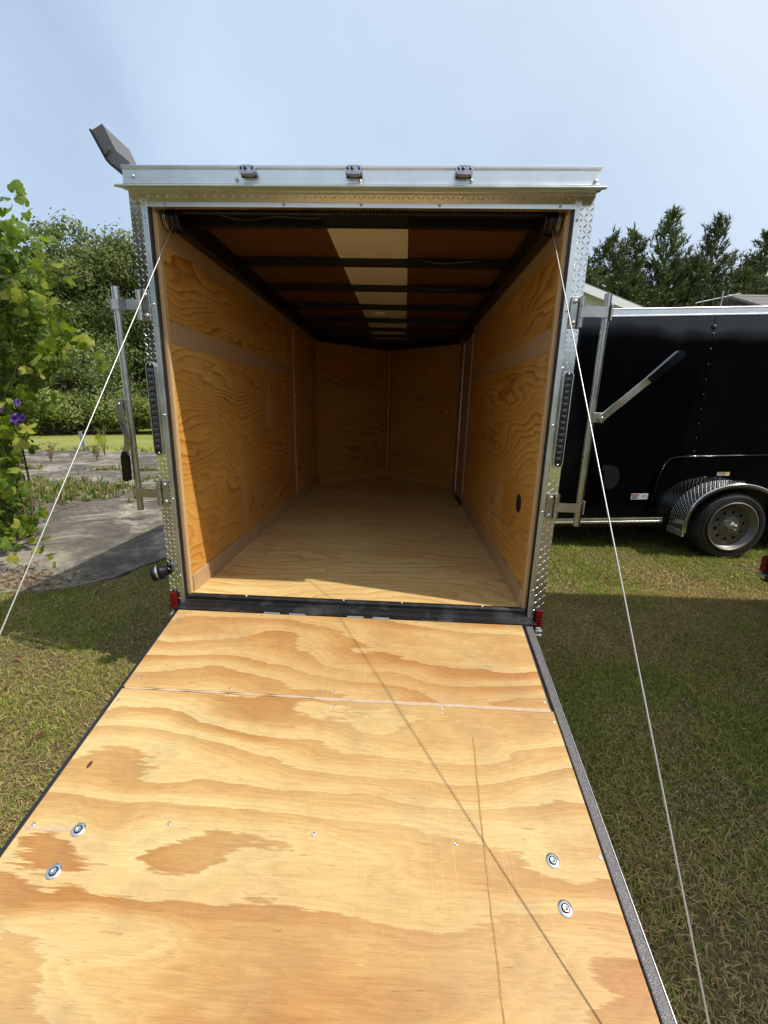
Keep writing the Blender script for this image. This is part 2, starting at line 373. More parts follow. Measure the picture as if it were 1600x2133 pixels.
def mk_vineback():
    t = NT('vine_back_leaves'); n = t.noise(t.obj(), 7.0, 2, 0.6)
    c = t.ramp(n, [(0.35, (0.075, 0.135, 0.014)), (0.5, (0.13, 0.20, 0.02)), (0.65, (0.23, 0.28, 0.03))])
    b = t.new('ShaderNodeBsdfPrincipled'); t.link(c, b.inputs['Base Color']); b.inputs['Roughness'].default_value = 0.5; b.inputs['Specular IOR Level'].default_value = 0.25
    tr = t.new('ShaderNodeBsdfTranslucent'); t.link(t.mix(1.0, c, (1.3, 1.4, 0.5), 'MULTIPLY'), tr.inputs['Color'])
    m_ = t.new('ShaderNodeMixShader'); m_.inputs[0].default_value = 0.4
    t.link(b.outputs[0], m_.inputs[1]); t.link(tr.outputs[0], m_.inputs[2]); t.link(m_.outputs[0], t.o.inputs['Surface'])
    return t.m
def mk_vineleaf():
    t = NT('vine_leaf'); s = t.sep(t.obj())
    rv = t.rand()
    c = t.ramp(rv, [(0.0, (0.095, 0.165, 0.016)), (0.45, (0.17, 0.245, 0.022)), (0.8, (0.29, 0.33, 0.034)), (1.0, (0.42, 0.40, 0.09))])
    vein = t.rng(t.math('ABSOLUTE', t.math('SINE', t.math('MULTIPLY', t.math('ARCTAN2', s[0], t.math('ADD', s[1], 0.001)), 3.5))), 0.0, 0.22, 0.35, 0.0)
    c = t.mix(vein, c, (0.36, 0.42, 0.12))
    f = t.rng(t.noise(t.obj(), 26, 3, 0.6), 0.3, 0.7, 0.8, 1.15)
    c = t.mix(1.0, c, t.comb(f, f, f), 'MULTIPLY')
    b = t.new('ShaderNodeBsdfPrincipled'); t.link(c, b.inputs['Base Color']); b.inputs['Roughness'].default_value = 0.45
    b.inputs['Specular IOR Level'].default_value = 0.3
    t.link(t.bump(t.math('ADD', vein, f), 0.5, 0.006), b.inputs['Normal'])
    tr = t.new('ShaderNodeBsdfTranslucent'); t.link(t.mix(1.0, c, (1.4, 1.5, 0.5), 'MULTIPLY'), tr.inputs['Color'])
    m_ = t.new('ShaderNodeMixShader'); m_.inputs[0].default_value = 0.42
    t.link(b.outputs[0], m_.inputs[1]); t.link(tr.outputs[0], m_.inputs[2]); t.link(m_.outputs[0], t.o.inputs['Surface'])
    return t.m
MT['vine_leaf'] = mk_vineleaf()
MT['vine_back'] = mk_vineback()

# ------------------------------------------------------------------ mesh helpers
def V(*a): return Vector(a)

class MB:
    """collects shapes into one mesh"""
    def __init__(s): s.v = []; s.f = []; s.mi = []; s.cur = 0; s.sm = []
    def add(s, vs, fs, smooth=False):
        b = len(s.v); s.v += [tuple(x) for x in vs]
        for f in fs: s.f.append(tuple(i + b for i in f)); s.mi.append(s.cur); s.sm.append(smooth)
        return s
    def box(s, x0, x1, y0, y1, z0, z1):
        vs = [(x, y, z) for z in (z0, z1) for y in (y0, y1) for x in (x0, x1)]
        return s.add(vs, [(0, 2, 3, 1), (4, 5, 7, 6), (0, 1, 5, 4), (2, 6, 7, 3), (0, 4, 6, 2), (1, 3, 7, 5)])
    def extrude(s, poly, axis, a, b, smooth=False):
        """poly: 2D points in the plane across axis, extruded from a to b along it"""
        n = len(poly)
        def P(p, t):
            return {'x': (t, p[0], p[1]), 'y': (p[0], t, p[1]), 'z': (p[0], p[1], t)}[axis]
        vs = [P(p, a) for p in poly] + [P(p, b) for p in poly]
        fs = [(i, (i + 1) % n, n + (i + 1) % n, n + i) for i in range(n)]
        s.add(vs, fs, smooth)
        s.add(vs, [tuple(range(n - 1, -1, -1)), tuple(range(n, 2 * n))])
        return s
    def tube(s, pts, r, n=10, cap=True, r1=None):
        pts = [Vector(p) for p in pts]; m = len(pts); vs = []
        prev = None
        for i, p in enumerate(pts):
            d = (pts[min(i + 1, m - 1)] - pts[max(i - 1, 0)]).normalized()
            a = d.orthogonal().normalized() if prev is None else (prev - d * prev.dot(d)).normalized()
            prev = a; b = d.cross(a)
            rr = r if r1 is None else r + (r1 - r) * i / max(1, m - 1)
            vs += [p + (a * math.cos(2 * math.pi * k / n) + b * math.sin(2 * math.pi * k / n)) * rr for k in range(n)]
        fs = [(i * n + k, i * n + (k + 1) % n, (i + 1) * n + (k + 1) % n, (i + 1) * n + k) for i in range(m - 1) for k in range(n)]
        s.add(vs, fs, True)
        if cap: s.add(vs[:n], [tuple(range(n - 1, -1, -1))]); s.add(vs[-n:], [tuple(range(n))])
        return s
    def lathe(s, prof, o, ax, n=24, smooth=True):
        """prof: (radius, height along ax)"""
        ax = Vector(ax).normalized(); a = ax.orthogonal().normalized(); b = ax.cross(a); o = Vector(o)
        vs = [o + ax * h + (a * math.cos(2 * math.pi * k / n) + b * math.sin(2 * math.pi * k / n)) * r for r, h in prof for k in range(n)]
        m = len(prof)
        fs = [(i * n + k, i * n + (k + 1) % n, (i + 1) * n + (k + 1) % n, (i + 1) * n + k) for i in range(m - 1) for k in range(n)]
        s.add(vs, fs, smooth)
        return s
    def strip(s, pts, w, th, nrm):
        """flat bar through pts, width vector w, thickness th along nrm"""
        w = Vector(w); nrm = Vector(nrm).normalized() * th; m = len(pts); vs = []
        for p in pts:
            p = Vector(p); vs += [p - w / 2, p + w / 2, p + w / 2 + nrm, p - w / 2 + nrm]
        fs = [(i * 4 + k, i * 4 + (k + 1) % 4, i * 4 + 4 + (k + 1) % 4, i * 4 + 4 + k) for i in range(m - 1) for k in range(4)]
        fs += [(3, 2, 1, 0), tuple(4 * (m - 1) + k for k in range(4))]
        return s.add(vs, fs)
    def treads(s, o, u, v, nrm, w, h, pitch=0.031, L=0.034, W=0.0100, H=0.0030, skip=None):
        """raised lozenges of diamond plate, alternate ones turned"""
        o, u, v, nrm = Vector(o), Vector(u).normalized(), Vector(v).normalized(), Vector(nrm).normalized()
        nu, nv = int(w / pitch), int(h / pitch)
        for i in range(nu + 1):
            for j in range(nv + 1):
                cu, cv = (i + 0.5 * (w / pitch - nu)) * pitch, (j + 0.5 * (h / pitch - nv)) * pitch
                if not (L * 0.2 < cu < w - L * 0.2 and L * 0.35 < cv < h - L * 0.35): continue
                c = o + u * cu + v * cv
                if skip and skip(c): continue
                d = (u + v).normalized() if (i + j) % 2 else (u - v).normalized()
                e = nrm.cross(d)
                vs = [c - d * L / 2, c - e * W / 2, c + d * L / 2, c + e * W / 2, c - d * L * .28 + nrm * H, c + d * L * .28 + nrm * H]
                s.add(vs, [(0, 1, 4), (1, 5, 4), (1, 2, 5), (2, 3, 5), (3, 4, 5), (3, 0, 4)])
        return s
    def build(s, name, mat, parent=None, bevel=0.0, seg=2, loc=None):
        me = bpy.data.meshes.new(name)
        me.from_pydata(s.v, [], s.f)
        mats = mat if isinstance(mat, list) else [mat]
        for m_ in mats: me.materials.append(m_)
        me.polygons.foreach_set('material_index', s.mi)
        me.polygons.foreach_set('use_smooth', s.sm)
        bm = bmesh.new(); bm.from_mesh(me); bmesh.ops.recalc_face_normals(bm, faces=bm.faces); bm.to_mesh(me); bm.free()
        me.update()
        o = link(name, me, parent, loc)
        if bevel:
            b = o.modifiers.new('bevel', 'BEVEL'); b.width = bevel; b.segments = seg; b.limit_method = 'ANGLE'; b.angle_limit = R(35)
            b.harden_normals = False
        return o

def link(name, data, parent=None, loc=None):
    o = bpy.data.objects.new(name, data); COL.objects.link(o)
    if parent is not None: o.parent = parent
    if loc is not None: o.location = loc
    return o

def thing(name, label, cat, loc=(0, 0, 0), rot=(0, 0, 0), group=None):
    o = bpy.data.objects.new(name, None); COL.objects.link(o); o.location = loc; o.rotation_euler = rot
    o.empty_display_size = 0.2
    return tag(o, label, cat, group)

def tag(o, label=None, cat=None, group=None, kind=None):
    for k, v in (('label', label), ('category', cat), ('group', group), ('kind', kind)):
        if v: o[k] = v
    return o

def twin(src, parent, loc=None, rot=None):
    o = src.copy(); COL.objects.link(o); o.parent = parent
    if loc is not None: o.location = loc
    if rot is not None: o.rotation_euler = rot
    return o

def np_mesh(name, verts, faces, cols=None, mat=None, smooth=False):
    """fast mesh from arrays; faces an (n,k) array"""
    me = bpy.data.meshes.new(name)
    n, k = faces.shape
    me.vertices.add(len(verts)); me.vertices.foreach_set('co', verts.astype(np.float32).ravel())
    me.loops.add(n * k); me.loops.foreach_set('vertex_index', faces.astype(np.int32).ravel())
    me.polygons.add(n); me.polygons.foreach_set('loop_start', np.arange(0, n * k, k, dtype=np.int32))
    me.polygons.foreach_set('loop_total', np.full(n, k, dtype=np.int32))
    if smooth: me.polygons.foreach_set('use_smooth', np.ones(n, dtype=bool))
    if cols is not None:
        at = me.color_attributes.new('Col', 'FLOAT_COLOR', 'POINT')
        c4 = np.ones((len(verts), 4), dtype=np.float32); c4[:, :3] = cols
        at.data.foreach_set('color', c4.ravel())
    if mat: me.materials.append(mat)
    me.update(calc_edges=True)
    return me

# ------------------------------------------------------------------ the ground
g = MB(); g.add([(-220, -60, 0), (220, -60, 0), (220, 300, 0), (-220, 300, 0)], [(0, 1, 2, 3)])
tag(g.build('ground', MT['ground']), kind='structure')

drive = bpy.data.objects.new('concrete_drive', None); COL.objects.link(drive); tag(drive, kind='structure')
drive.location = (-2.0, 0.9, 0.0); drive.rotation_euler = (0, 0, R(6))
def slab(poly):
    m = MB(); m.extrude(poly, 'z', -0.05, 0.022)
    m.build('slab', MT['concrete'], drive, bevel=0.012)
edge = [(-2.3, -0.18), (-1.6, -0.12), (-1.15, 0.02), (-0.78, 0.08), (-0.5, 0.17), (-0.28, 0.36), (-0.18, 0.62), (-0.02, 0.92), (0.20, 1.5), (0.3, 2.2), (0.34, 3.42)]
slab(edge + [(-2.3, 3.42)])
slab([(-6.2, 0.15), (-4.6, -0.25), (-2.33, -0.17), (-2.33, 3.42), (-6.2, 3.42)])
for y0, y1 in ((3.46, 6.6), (6.64, 10.4)):
    for x0, x1 in ((-2.33, 0.34), (-6.2, -2.37), (-10.2, -6.24), (-14.4, -10.24)):
        slab([(x0 + 0.0, y0), (x1, y0), (x1, y1), (x0, y1)])

# ------------------------------------------------------------------ the open trailer
T = thing('enclosed_trailer', 'open enclosed cargo trailer with plywood interior and lowered ramp door facing the viewer', 'trailer')
HW, L0, NOSE, ZF, ZT = 0.94, 3.66, 4.50, 0.5, 2.50

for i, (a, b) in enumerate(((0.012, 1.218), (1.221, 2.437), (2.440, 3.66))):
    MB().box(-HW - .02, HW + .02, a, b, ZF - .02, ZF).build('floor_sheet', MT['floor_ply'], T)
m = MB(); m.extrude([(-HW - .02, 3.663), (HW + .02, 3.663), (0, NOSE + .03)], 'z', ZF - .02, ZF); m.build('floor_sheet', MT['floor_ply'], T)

# wall backing (tan liner that shows between the plywood panels)
for sgn in (-1, 1):
    m = MB(); m.box(*(sorted((sgn * (HW + .005), sgn * (HW + .03)))), 0.0, L0, ZF, ZT + .02); m.build('wall_liner', MT['luan'], T)
    m = MB(); m.add([(sgn * (HW + .005), L0, ZF), (0, NOSE, ZF), (0, NOSE, ZT + .02), (sgn * (HW + .005), L0, ZT + .02),
                     (sgn * (HW + .03), L0 + .02, ZF), (0, NOSE + .025, ZF), (0, NOSE + .025, ZT + .02), (sgn * (HW + .03), L0 + .02, ZT + .02)],
                    [(0, 1, 2, 3), (4, 5, 6, 7), (0, 1, 5, 4), (2, 3, 7, 6), (0, 3, 7, 4)]); m.build('wall_liner', MT['nose_plain'], T)
def wall_panel(sgn, y0, y1, z0, z1, mat='wall_ply'):
    x = sorted((sgn * HW, sgn * (HW + .0048)))
    return MB().box(x[0], x[1], y0, y1, z0, z1).build('wall_panel', MT[mat], T)
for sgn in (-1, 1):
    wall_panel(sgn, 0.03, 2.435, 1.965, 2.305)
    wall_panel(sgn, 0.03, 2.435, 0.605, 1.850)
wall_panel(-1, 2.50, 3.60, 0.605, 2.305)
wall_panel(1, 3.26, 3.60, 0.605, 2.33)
MB().box(-HW - .004, -HW + .006, 2.44, 2.495, 0.6, 2.33).build('wall_batten', MT['luan_pale'], T)
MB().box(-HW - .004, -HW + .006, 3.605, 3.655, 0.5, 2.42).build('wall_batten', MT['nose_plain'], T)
# plywood end grain beside the opening
MB().box(-0.964, -0.9402, 0.002, 0.029, ZF, 2.42).build('panel_edge', MT['luan_pale'], T)
MB().box(0.9402, 0.964, 0.002, 0.029, ZF, 2.42).build('panel_edge', MT['luan_pale'], T)

# side door on the far right
dr = MB().box(HW - .004, HW + .004, 2.58, 3.16, 0.54, 2.32).build('side_door', MT['luan'], T)
MB().box(HW - .012, HW + .004, 3.165, 3.195, 0.52, 2.34).build('door_jamb', MT['alu_z'], dr, bevel=.002)
MB().box(HW - .014, HW + .004, 3.205, 3.225, 0.52, 2.34).build('door_jamb', MT['alu_z'], dr, bevel=.002)
MB().box(HW - .010, HW + .004, 2.555, 2.578, 0.52, 2.34).build('door_jamb', MT['luan'], dr)
MB().box(HW - .03, HW + .004, 2.56, 3.2, 0.505, 0.532).build('threshold', MT['black_steel'], dr)
MB().box(HW - .012, HW + .004, 2.56, 3.2, 2.345, 2.375).build('door_header', MT['black_steel'], dr)

# V-nose panels
def nose_panel(sgn, t0, t1, z0, z1):
    p0, p1 = Vector((sgn * HW, L0, 0)), Vector((0, NOSE - .005, 0))
    a, b = p0.lerp(p1, t0), p0.lerp(p1, t1)
    nn = Vector((-(p1 - p0).y, (p1 - p0).x, 0)).normalized()
    if nn.y > 0: nn = -nn
    vs = [q + nn * d + Vector((0, 0, z)) for d in (0.001, 0.006) for q, z in ((a, z0), (b, z0), (b, z1), (a, z1))]
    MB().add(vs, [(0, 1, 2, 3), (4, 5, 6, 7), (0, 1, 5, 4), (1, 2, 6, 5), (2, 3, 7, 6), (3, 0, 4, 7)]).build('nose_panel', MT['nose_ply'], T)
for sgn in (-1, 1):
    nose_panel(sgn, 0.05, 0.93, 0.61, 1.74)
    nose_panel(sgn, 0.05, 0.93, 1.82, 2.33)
    b = MB(); p0, p1 = Vector((sgn * HW, L0, 0)), Vector((0, NOSE - .01, 0)); nn = Vector((-sgn * (NOSE - L0), -HW, 0)).normalized()
    vs = [p0.lerp(p1, t) + nn * d + Vector((0, 0, z)) for d in (.002, .012) for t in (0.02, 0.97) for z in (0.5, 0.6)]
    b.add(vs, [(0, 1, 3, 2), (4, 5, 7, 6), (1, 3, 7, 5), (0, 1, 5, 4), (2, 3, 7, 6)]); b.build('baseboard', MT['nose_plain'], T)
m = MB(); m.tube([(0, NOSE - .045, 0.5), (0, NOSE - .045, 2.43)], .03, 8); m.build('nose_batten', MT['nose_plain'], T)

# floor-level kick strips
for sgn in (-1, 1):
    x = sorted((sgn * (HW - .010), sgn * (HW + .004)))
    if sgn < 0: MB().box(x[0], x[1], 0.03, 3.6, ZF + .001, 0.602).build('kick_strip', MT['luan'], T, bevel=.002)
    else: MB().box(x[0], x[1], 0.03, 2.55, ZF + .001, 0.602).build('kick_strip', MT['luan'], T, bevel=.002)

# roof: bows, rails, liner
BOWS = (0.235, 0.845, 1.445, 2.085, 2.695, 3.235, 3.70, 4.08)
def halfw(y): return HW if y <= L0 else HW * (NOSE - y) / (NOSE - L0)
for y in BOWS:
    w = halfw(y) - .02
    n = 10; poly = []
    for k in range(n + 1):
        x = -w + 2 * w * k / n; poly.append((x, 2.441 + 0.012 * (1 - (x / w) ** 2)))
    for k in range(n, -1, -1):
        x = -w + 2 * w * k / n; poly.append((x, 2.485 + 0.012 * (1 - (x / w) ** 2)))
    MB().extrude(poly, 'y', y - .020, y + .020).build('roof_bow', MT['black_steel'], T, bevel=.003)
for sgn in (-1, 1):
    m = MB(); a = sorted((sgn * (HW - .002), sgn * (HW - .062)))
    m.box(a[0], a[1], 0.17, L0, 2.395, 2.50); m.build('top_rail', MT['black_steel'], T, bevel=.004)
    m = MB(); d = Vector((-sgn * HW, NOSE - L0, 0)).normalized(); q = Vector((d.y, -d.x, 0)) * (.06 if -sgn * d.y * 1 > 0 else .06)
    nn = Vector((-sgn * (NOSE - L0), -HW, 0)).normalized() * .075
    p0, p1 = Vector((sgn * (HW - .002), L0, 0)), Vector((0, NOSE - .01, 0))
    vs = [p + o_ + Vector((0, 0, z)) for z in (2.385, 2.50) for p, o_ in ((p0, V(0, 0, 0)), (p1, V(0, 0, 0)), (p1, nn), (p0, nn))]
    m.add(vs, [(0, 1, 2, 3), (4, 5, 6, 7), (0, 1, 5, 4), (1, 2, 6, 5), (2, 3, 7, 6), (3, 0, 4, 7)]); m.build('top_rail', MT['black_steel'], T)
lin = MB(); lin.extrude([(-HW - .02, 0.02), (HW + .02, 0.02), (HW + .02, L0), (0, NOSE), (-HW - .02, L0)], 'z', ZT, ZT + .006); lin.build('ceiling_liner', MT['ceil_brown'], T)
MB().box(-0.205, 0.232, 0.03, 4.2, ZT - .006, ZT - .002).build('ceiling_strip', MT['ceil_white'], T)
m = MB(); m.lathe([(0, -.03), (.045, -.028), (.068, -.012), (.07, 0)], (-0.035, 2.40, ZT - .012), (0, 0, 1), 24); m.build('dome_light', MT['cream_lens'], T)
# wiring sagging between the bows
for y0, x0, x1 in ((2.0, -0.80, -0.05), (2.62, -0.75, 0.0), (0.75, 0.3, 0.85), (1.36, 0.3, 0.85), (0.14, -0.7, -.2)):
    pts = [(x0 + (x1 - x0) * k / 8, y0 + .03 * math.sin(k), 2.47 - .02 * math.sin(math.pi * k / 8)) for k in range(9)]
    MB().tube(pts, .008, 6).build('wire', MT['black_plastic'], T)

# lift spring, shaft, drums, cables
sp_ = MB(); pts = []
for k in range(0, 640):
    a = k * 2 * math.pi / 10; pts.append((-0.14 + k * 0.0015,   .085 + .024 * math.cos(a), 2.466 + .024 * math.sin(a)))
sp_.tube(pts, .0045, 5)
spring = sp_.build('lift_spring', MT['black_steel'], T)
MB().tube([(-.86, .085, 2.455), (.86, .085, 2.455)], .011, 10).build('spring_shaft', MT['black_steel'], T)
for sgn in (-1, 1):
    m = MB(); m.lathe([(.012, 0), (.056, 0), (.056, .006), (.044, .010), (.044, .030), (.047, .034), (.044, .038), (.044, .058), (.056, .063), (.056, .070), (.012, .070)], (sgn * .930, .085, 2.425), (-sgn, 0, 0), 32)
    dm = m.build('cable_drum', MT['black_plastic'], T)
    for h_ in (.003, .012):
        q = MB(); q.lathe([(.0575, -.0022), (.0592, 0), (.0575, .0022)], (sgn * (.930 - h_), .085, 2.425), (-sgn, 0, 0), 32); q.build('drum_ring', MT['zinc_dark'], dm)

# rear frame -----------------------------------------------------
PX, YF = 1.05, -0.020
for sgn in (-1, 1):
    m = MB(); a = sorted((sgn * 0.9905, sgn * PX))
    m.box(a[0], a[1], YF, .09, 0.385, 2.50)
    led = lambda c: 1.285 < c.z < 1.765
    m.treads((a[0], YF, 0.385), (1, 0, 0), (0, 0, 1), (0, -1, 0), PX - .9905, 2.10, .0220, .0265, .0060, .0021, led)
    m.treads((sgn * PX, YF, 0.385), (0, 1, 0), (0, 0, 1), (sgn, 0, 0), .11, 2.10, .0220, .0265, .0060, .0021)
    m.build('corner_post', MT['tread'], T)
    # aluminium trim round the opening
    a = sorted((sgn * 0.965, sgn * 0.9912))
    tr = MB().box(a[0], a[1], YF - .008, .0, 0.40, 2.467).build('opening_trim', MT['alu_z'], T, bevel=.002)
    a = sorted((sgn * 0.958, sgn * 0.966))
    MB().box(a[0], a[1], -.018, .012, 0.50, 2.43).build('weather_strip', MT['black_plastic'], tr)
    for z in (0.62, 1.06, 1.50, 2.02, 2.39):
        MB().lathe([(0, -.004), (.005, -.0035), (.007, 0)], (sgn * .979, YF - .008, z), (0, 1, 0), 10).build('screw', MT['screw'], tr)
hd = MB().box(-.990, .990, YF - .0075, .0, 2.432, 2.453).build('opening_trim', MT['alu'], T, bevel=.002)
for x in (-.88, -.33, .02, .37, .90):
    MB().lathe([(0, -.004), (.005, -.0035), (.007, 0)], (x, YF - .0075, 2.443), (0, 1, 0), 10).build('screw', MT['screw'], hd)
m = MB(); m.box(-.9895, .9895, YF, .02, 2.4535, 2.51)
m.treads((-.9895, YF, 2.4535), (1, 0, 0), (0, 0, 1), (0, -1, 0), 1.979, .046, .0220, .0265, .0060, .0021)
m.build('header_plate', MT['tread'], T)
# rolled drip moulding and the tall rail above it
sec = [(.03, 2.514), (-.021, 2.500), (-.028, 2.498), (-.046, 2.497), (-.088, 2.482), (-.103, 2.479), (-.105, 2.485), (-.100, 2.490), (-.086, 2.493), (.03, 2.518)]
MB().extrude(sec, 'x', -1.062, 1.062).build('drip_moulding', MT['alu'], T, bevel=.0012)
sec = [(.03, 2.519), (-.083, 2.494), (-.084, 2.502), (-.080, 2.504), (-.080, 2.554), (-.087, 2.557), (-.088, 2.567), (-.080, 2.571), (.03, 2.577)]
rail = MB().extrude(sec, 'x', -1.032, 1.038).build('roof_rail', MT['alu'], T, bevel=.0012)
for x, z in ((-.985, 2.527), (-.52, 2.516), (.497, 2.514), (1.018, 2.514), (.02, 2.510)):
    MB().lathe([(0, -.007), (.006, -.0065), (.0085, -.003), (.0085, 0)], (x, -.080, z), (0, 1, 0), 10).build('bolt', MT['screw'], rail)
for x in (-.465, -.005, .463):
    ml = MB(); n = 14
    prof = [(x + .037 * math.copysign(abs(math.cos(q)) ** .6, math.cos(q)), 2.541 + .0165 * math.copysign(abs(math.sin(q)) ** .75, math.sin(q))) for q in [2 * math.pi * (k + .5) / 20 for k in range(20)]]
    ml.extrude(prof, 'y', -.112, -.081)
    ob = ml.build('marker_light', MT['chrome'], T, bevel=.010, seg=4)
    for dx in (-.024, -.006, .024):
        MB().lathe([(0, -.0045), (.006, -.0035), (.008, .0)], (x + dx, -.1115 + abs(dx) * .12, 2.545), (0, 1, 0), 12).build('bulb_spot', MT['black_plastic'], ob)
    MB().box(x - .034, x + .034, -.0815, -.0805, 2.523, 2.5535).build('marker_base', MT['black_plastic'], ob)

# LED tail lights
def oval(cx, w, z0, z1, n=8):
    pts = []; r = w / 2
    for k in range(n + 1): a = math.pi * k / n; pts.append((cx + r * math.cos(a), z1 - r + r * math.sin(a)))
    for k in range(n + 1): a = math.pi + math.pi * k / n; pts.append((cx + r * math.cos(a), z0 + r + r * math.sin(a)))
    return pts
for sgn in (-1, 1):
    cx = sgn * 1.0262
    m = MB(); m.extrude(oval(cx, .046, 1.292, 1.757), 'y', YF - .010, YF - .0005)
    bez = m.build('tail_light', MT['black_plastic'], T, bevel=.002)
    m = MB(); o_, i_ = oval(cx, .0475, 1.290, 1.759), oval(cx, .0405, 1.297, 1.752); n = len(o_)
    vs = [(x, YF - .013, z) for x, z in o_] + [(x, YF - .013, z) for x, z in i_] + [(x, YF - .001, z) for x, z in o_]
    fs = [(k, (k + 1) % n, n + (k + 1) % n, n + k) for k in range(n)] + [(k, (k + 1) % n, 2 * n + (k + 1) % n, 2 * n + k) for k in range(n)]
    m.add(vs, fs); m.build('bezel', MT['alu_z'] if sgn < 0 else MT['alu_z'], bez)
    for k in range(14):
        z = 1.335 + k * .0292
        MB().add([(cx - .016, YF - .0115, z - .013), (cx + .016, YF - .0115, z - .013), (cx + .016, YF - .0115, z + .013), (cx - .016, YF - .0115, z + .013), (cx, YF - .017, z)],
                 [(0, 1, 4), (1, 2, 4), (2, 3, 4), (3, 0, 4)]).build('led_cell', MT['led'], bez)
    for z in (1.306, 1.743):
        MB().lathe([(0, -.004), (.005, -.003), (.006, 0)], (cx, YF - .010, z), (0, 1, 0), 10).build('screw', MT['screw'], bez)

# lock bars swung open
def lock_bar(sgn):
    bx, by = sgn * 1.160, -.030
    bar = MB().tube([(bx, by, 0.995), (bx, by, 2.095)], .0165, 16).build('lock_bar', MT['zinc'], T)
    for zc, lo in ((2.015, 1), (1.092, 0)):
        a = sorted((sgn * .995, sgn * 1.030))
        MB().box(a[0], a[1], YF - .011, YF - .003, zc - .068, zc + .068).build('hinge_plate', MT['zinc'], bar, bevel=.004)
        hx = sgn * 1.046
        MB().tube([(hx, YF - .012, zc - .066), (hx, YF - .012, zc - .026)], .0125, 12).build('hinge_knuckle', MT['zinc'], bar)
        MB().tube([(hx, YF - .012, zc + .026), (hx, YF - .012, zc + .066)], .0125, 12).build('hinge_knuckle', MT['zinc'], bar)
        m = MB(); m.tube([(hx, YF - .012, zc - .024), (hx, YF - .012, zc + .024)], .0128, 12)
        m.strip([(hx, YF - .020, zc), (sgn * 1.10, by - .016, zc), (sgn * 1.14, by - .014, zc), (bx, by - .0185, zc), (bx + sgn * .022, by - .005, zc)], (0, 0, .046), .004, (0, -1, 0))
        m.build('hinge_strap', MT['zinc'], bar)
        MB().box(min(bx + sgn * .017, bx + sgn * .026), max(bx + sgn * .017, bx + sgn * .026), by - .012, by + .012, zc - .035, zc + .035).build('strap_clip', MT['zinc'], bar, bevel=.002)
        for dz in (-.046, .046):
            MB().lathe([(0, -.008), (.007, -.0075), (.0105, -.004), (.0105, 0)], (sgn * 1.013, YF - .011, zc + dz), (0, 1, 0), 12).build('bolt', MT['screw'], bar)
    return bar
barL, barR = lock_bar(-1), lock_bar(1)
# left handle hangs down, cranked
MB().box(-1.212, -1.158, -.054, -.046, 1.522, 1.575).build('handle_pivot', MT['zinc_dark'], barL, bevel=.003)
MB().lathe([(0, -.010), (.006, -.009), (.008, 0)], (-1.187, -.060, 1.55), (0, 1, 0), 12).build('bolt', MT['screw'], barL)
MB().strip([(-1.188, -.060, 1.562), (-1.184, -.060, 1.46), (-1.160, -.066, 1.39), (-1.166, -.066, 1.345), (-1.183, -.064, 1.305), (-1.186, -.064, 1.27)], (.034, 0, 0), .006, (0, -1, 0)).build('handle', MT['zinc_dark'], barL, bevel=.0015)
m = MB(); m.extrude([(-1.206, 1.17), (-1.200, 1.158), (-1.178, 1.158), (-1.170, 1.17), (-1.166, 1.285), (-1.172, 1.312), (-1.192, 1.312), (-1.203, 1.285)], 'y', -.080, -.056); m.build('handle_grip', MT['grip'], barL, bevel=.006, seg=3)
# right handle sticks up and out
MB().box(1.158, 1.212, -.054, -.046, 1.520, 1.568).build('handle_pivot', MT['zinc'], barR, bevel=.003)
MB().lathe([(0, -.010), (.006, -.009), (.008, 0)], (1.194, -.060, 1.543), (0, 1, 0), 12).build('bolt', MT['screw'], barR)
dv = Vector((1.501 - 1.19, 0, 1.836 - 1.535)).normalized(); wv = Vector((-dv.z, 0, dv.x)) * .034
st = Vector((1.190, -.060, 1.538))
MB().strip([st - dv * .01, st + dv * .09, st + dv * .11 + V(0, -.006, 0), st + dv * .22 + V(0, -.006, 0), st + dv * .275 + V(0, -.012, 0)], wv, .006, (0, -1, 0)).build('handle', MT['zinc'], barR, bevel=.0015)
a, b = st + dv * .262, st + dv * .440; w2 = wv.normalized() * .020
pl = [a - w2 * .8, a + w2 * .8, b - dv * .012 + w2 * 1.05, b + w2 * .55, b - w2 * .55, b - dv * .012 - w2 * 1.05]
m = MB(); m.extrude([(p.x, p.z) for p in pl], 'y', -.090, -.062); m.build('handle_grip', MT['grip'], barR, bevel=.007, seg=3)

# low red reflectors, bracket, rubber bumper
for sgn, z0, z1 in ((-1, .418, .520), (1, .412, .512)):
    a = sorted((sgn * 1.002, sgn * 1.045))
    rb = MB().box(a[0], a[1], YF - .014, YF - .002, z0 - .004, z1 + .004).build('reflector', MT['black_plastic'], T, bevel=.003)
    zm = (z0 + z1) / 2
    MB().box(a[0] + .004, a[1] - .004, YF - .026, YF - .015, zm + .001, z1).build('lens', MT['red_lens'], rb, bevel=.002)
    MB().box(a[0] + .004, a[1] - .004, YF - .026, YF - .015, z0, zm).build('lens', MT['red_lens'], rb, bevel=.002)
    m = MB(); a = sorted((sgn * .985, sgn * 1.05))
    m.box(a[0], a[1], YF - .022, .05, .366, .384); m.box(a[0], a[1], YF - .030, .05, .382, .394); m.box(a[0], a[1], YF - .028, .05, .355, .367)
    m.build('corner_bracket', MT['alu'], T, bevel=.003)
bp = MB(); bp.lathe([(0, .0), (.038, .0), (.042, .005), (.042, .022), (.038, .024), (.038, .034), (.042, .036), (.042, .054), (.030, .062), (.026, .085)], (-1.112, -.070, .640), (.90, .36, .22), 22)
bp.build('rubber_bumper', MT['rubber_black'], T)
bp = MB(); bp.lathe([(.0384, .0245), (.0390, .029), (.0384, .0335)], (-1.112, -.070, .640), (.90, .36, .22), 22); bp.build('bumper_band', MT['alu'], T)
MB().box(-1.03, -1.003, YF - .007, YF - .002, .645, .690).build('bumper_plate', MT['alu'], T, bevel=.003)

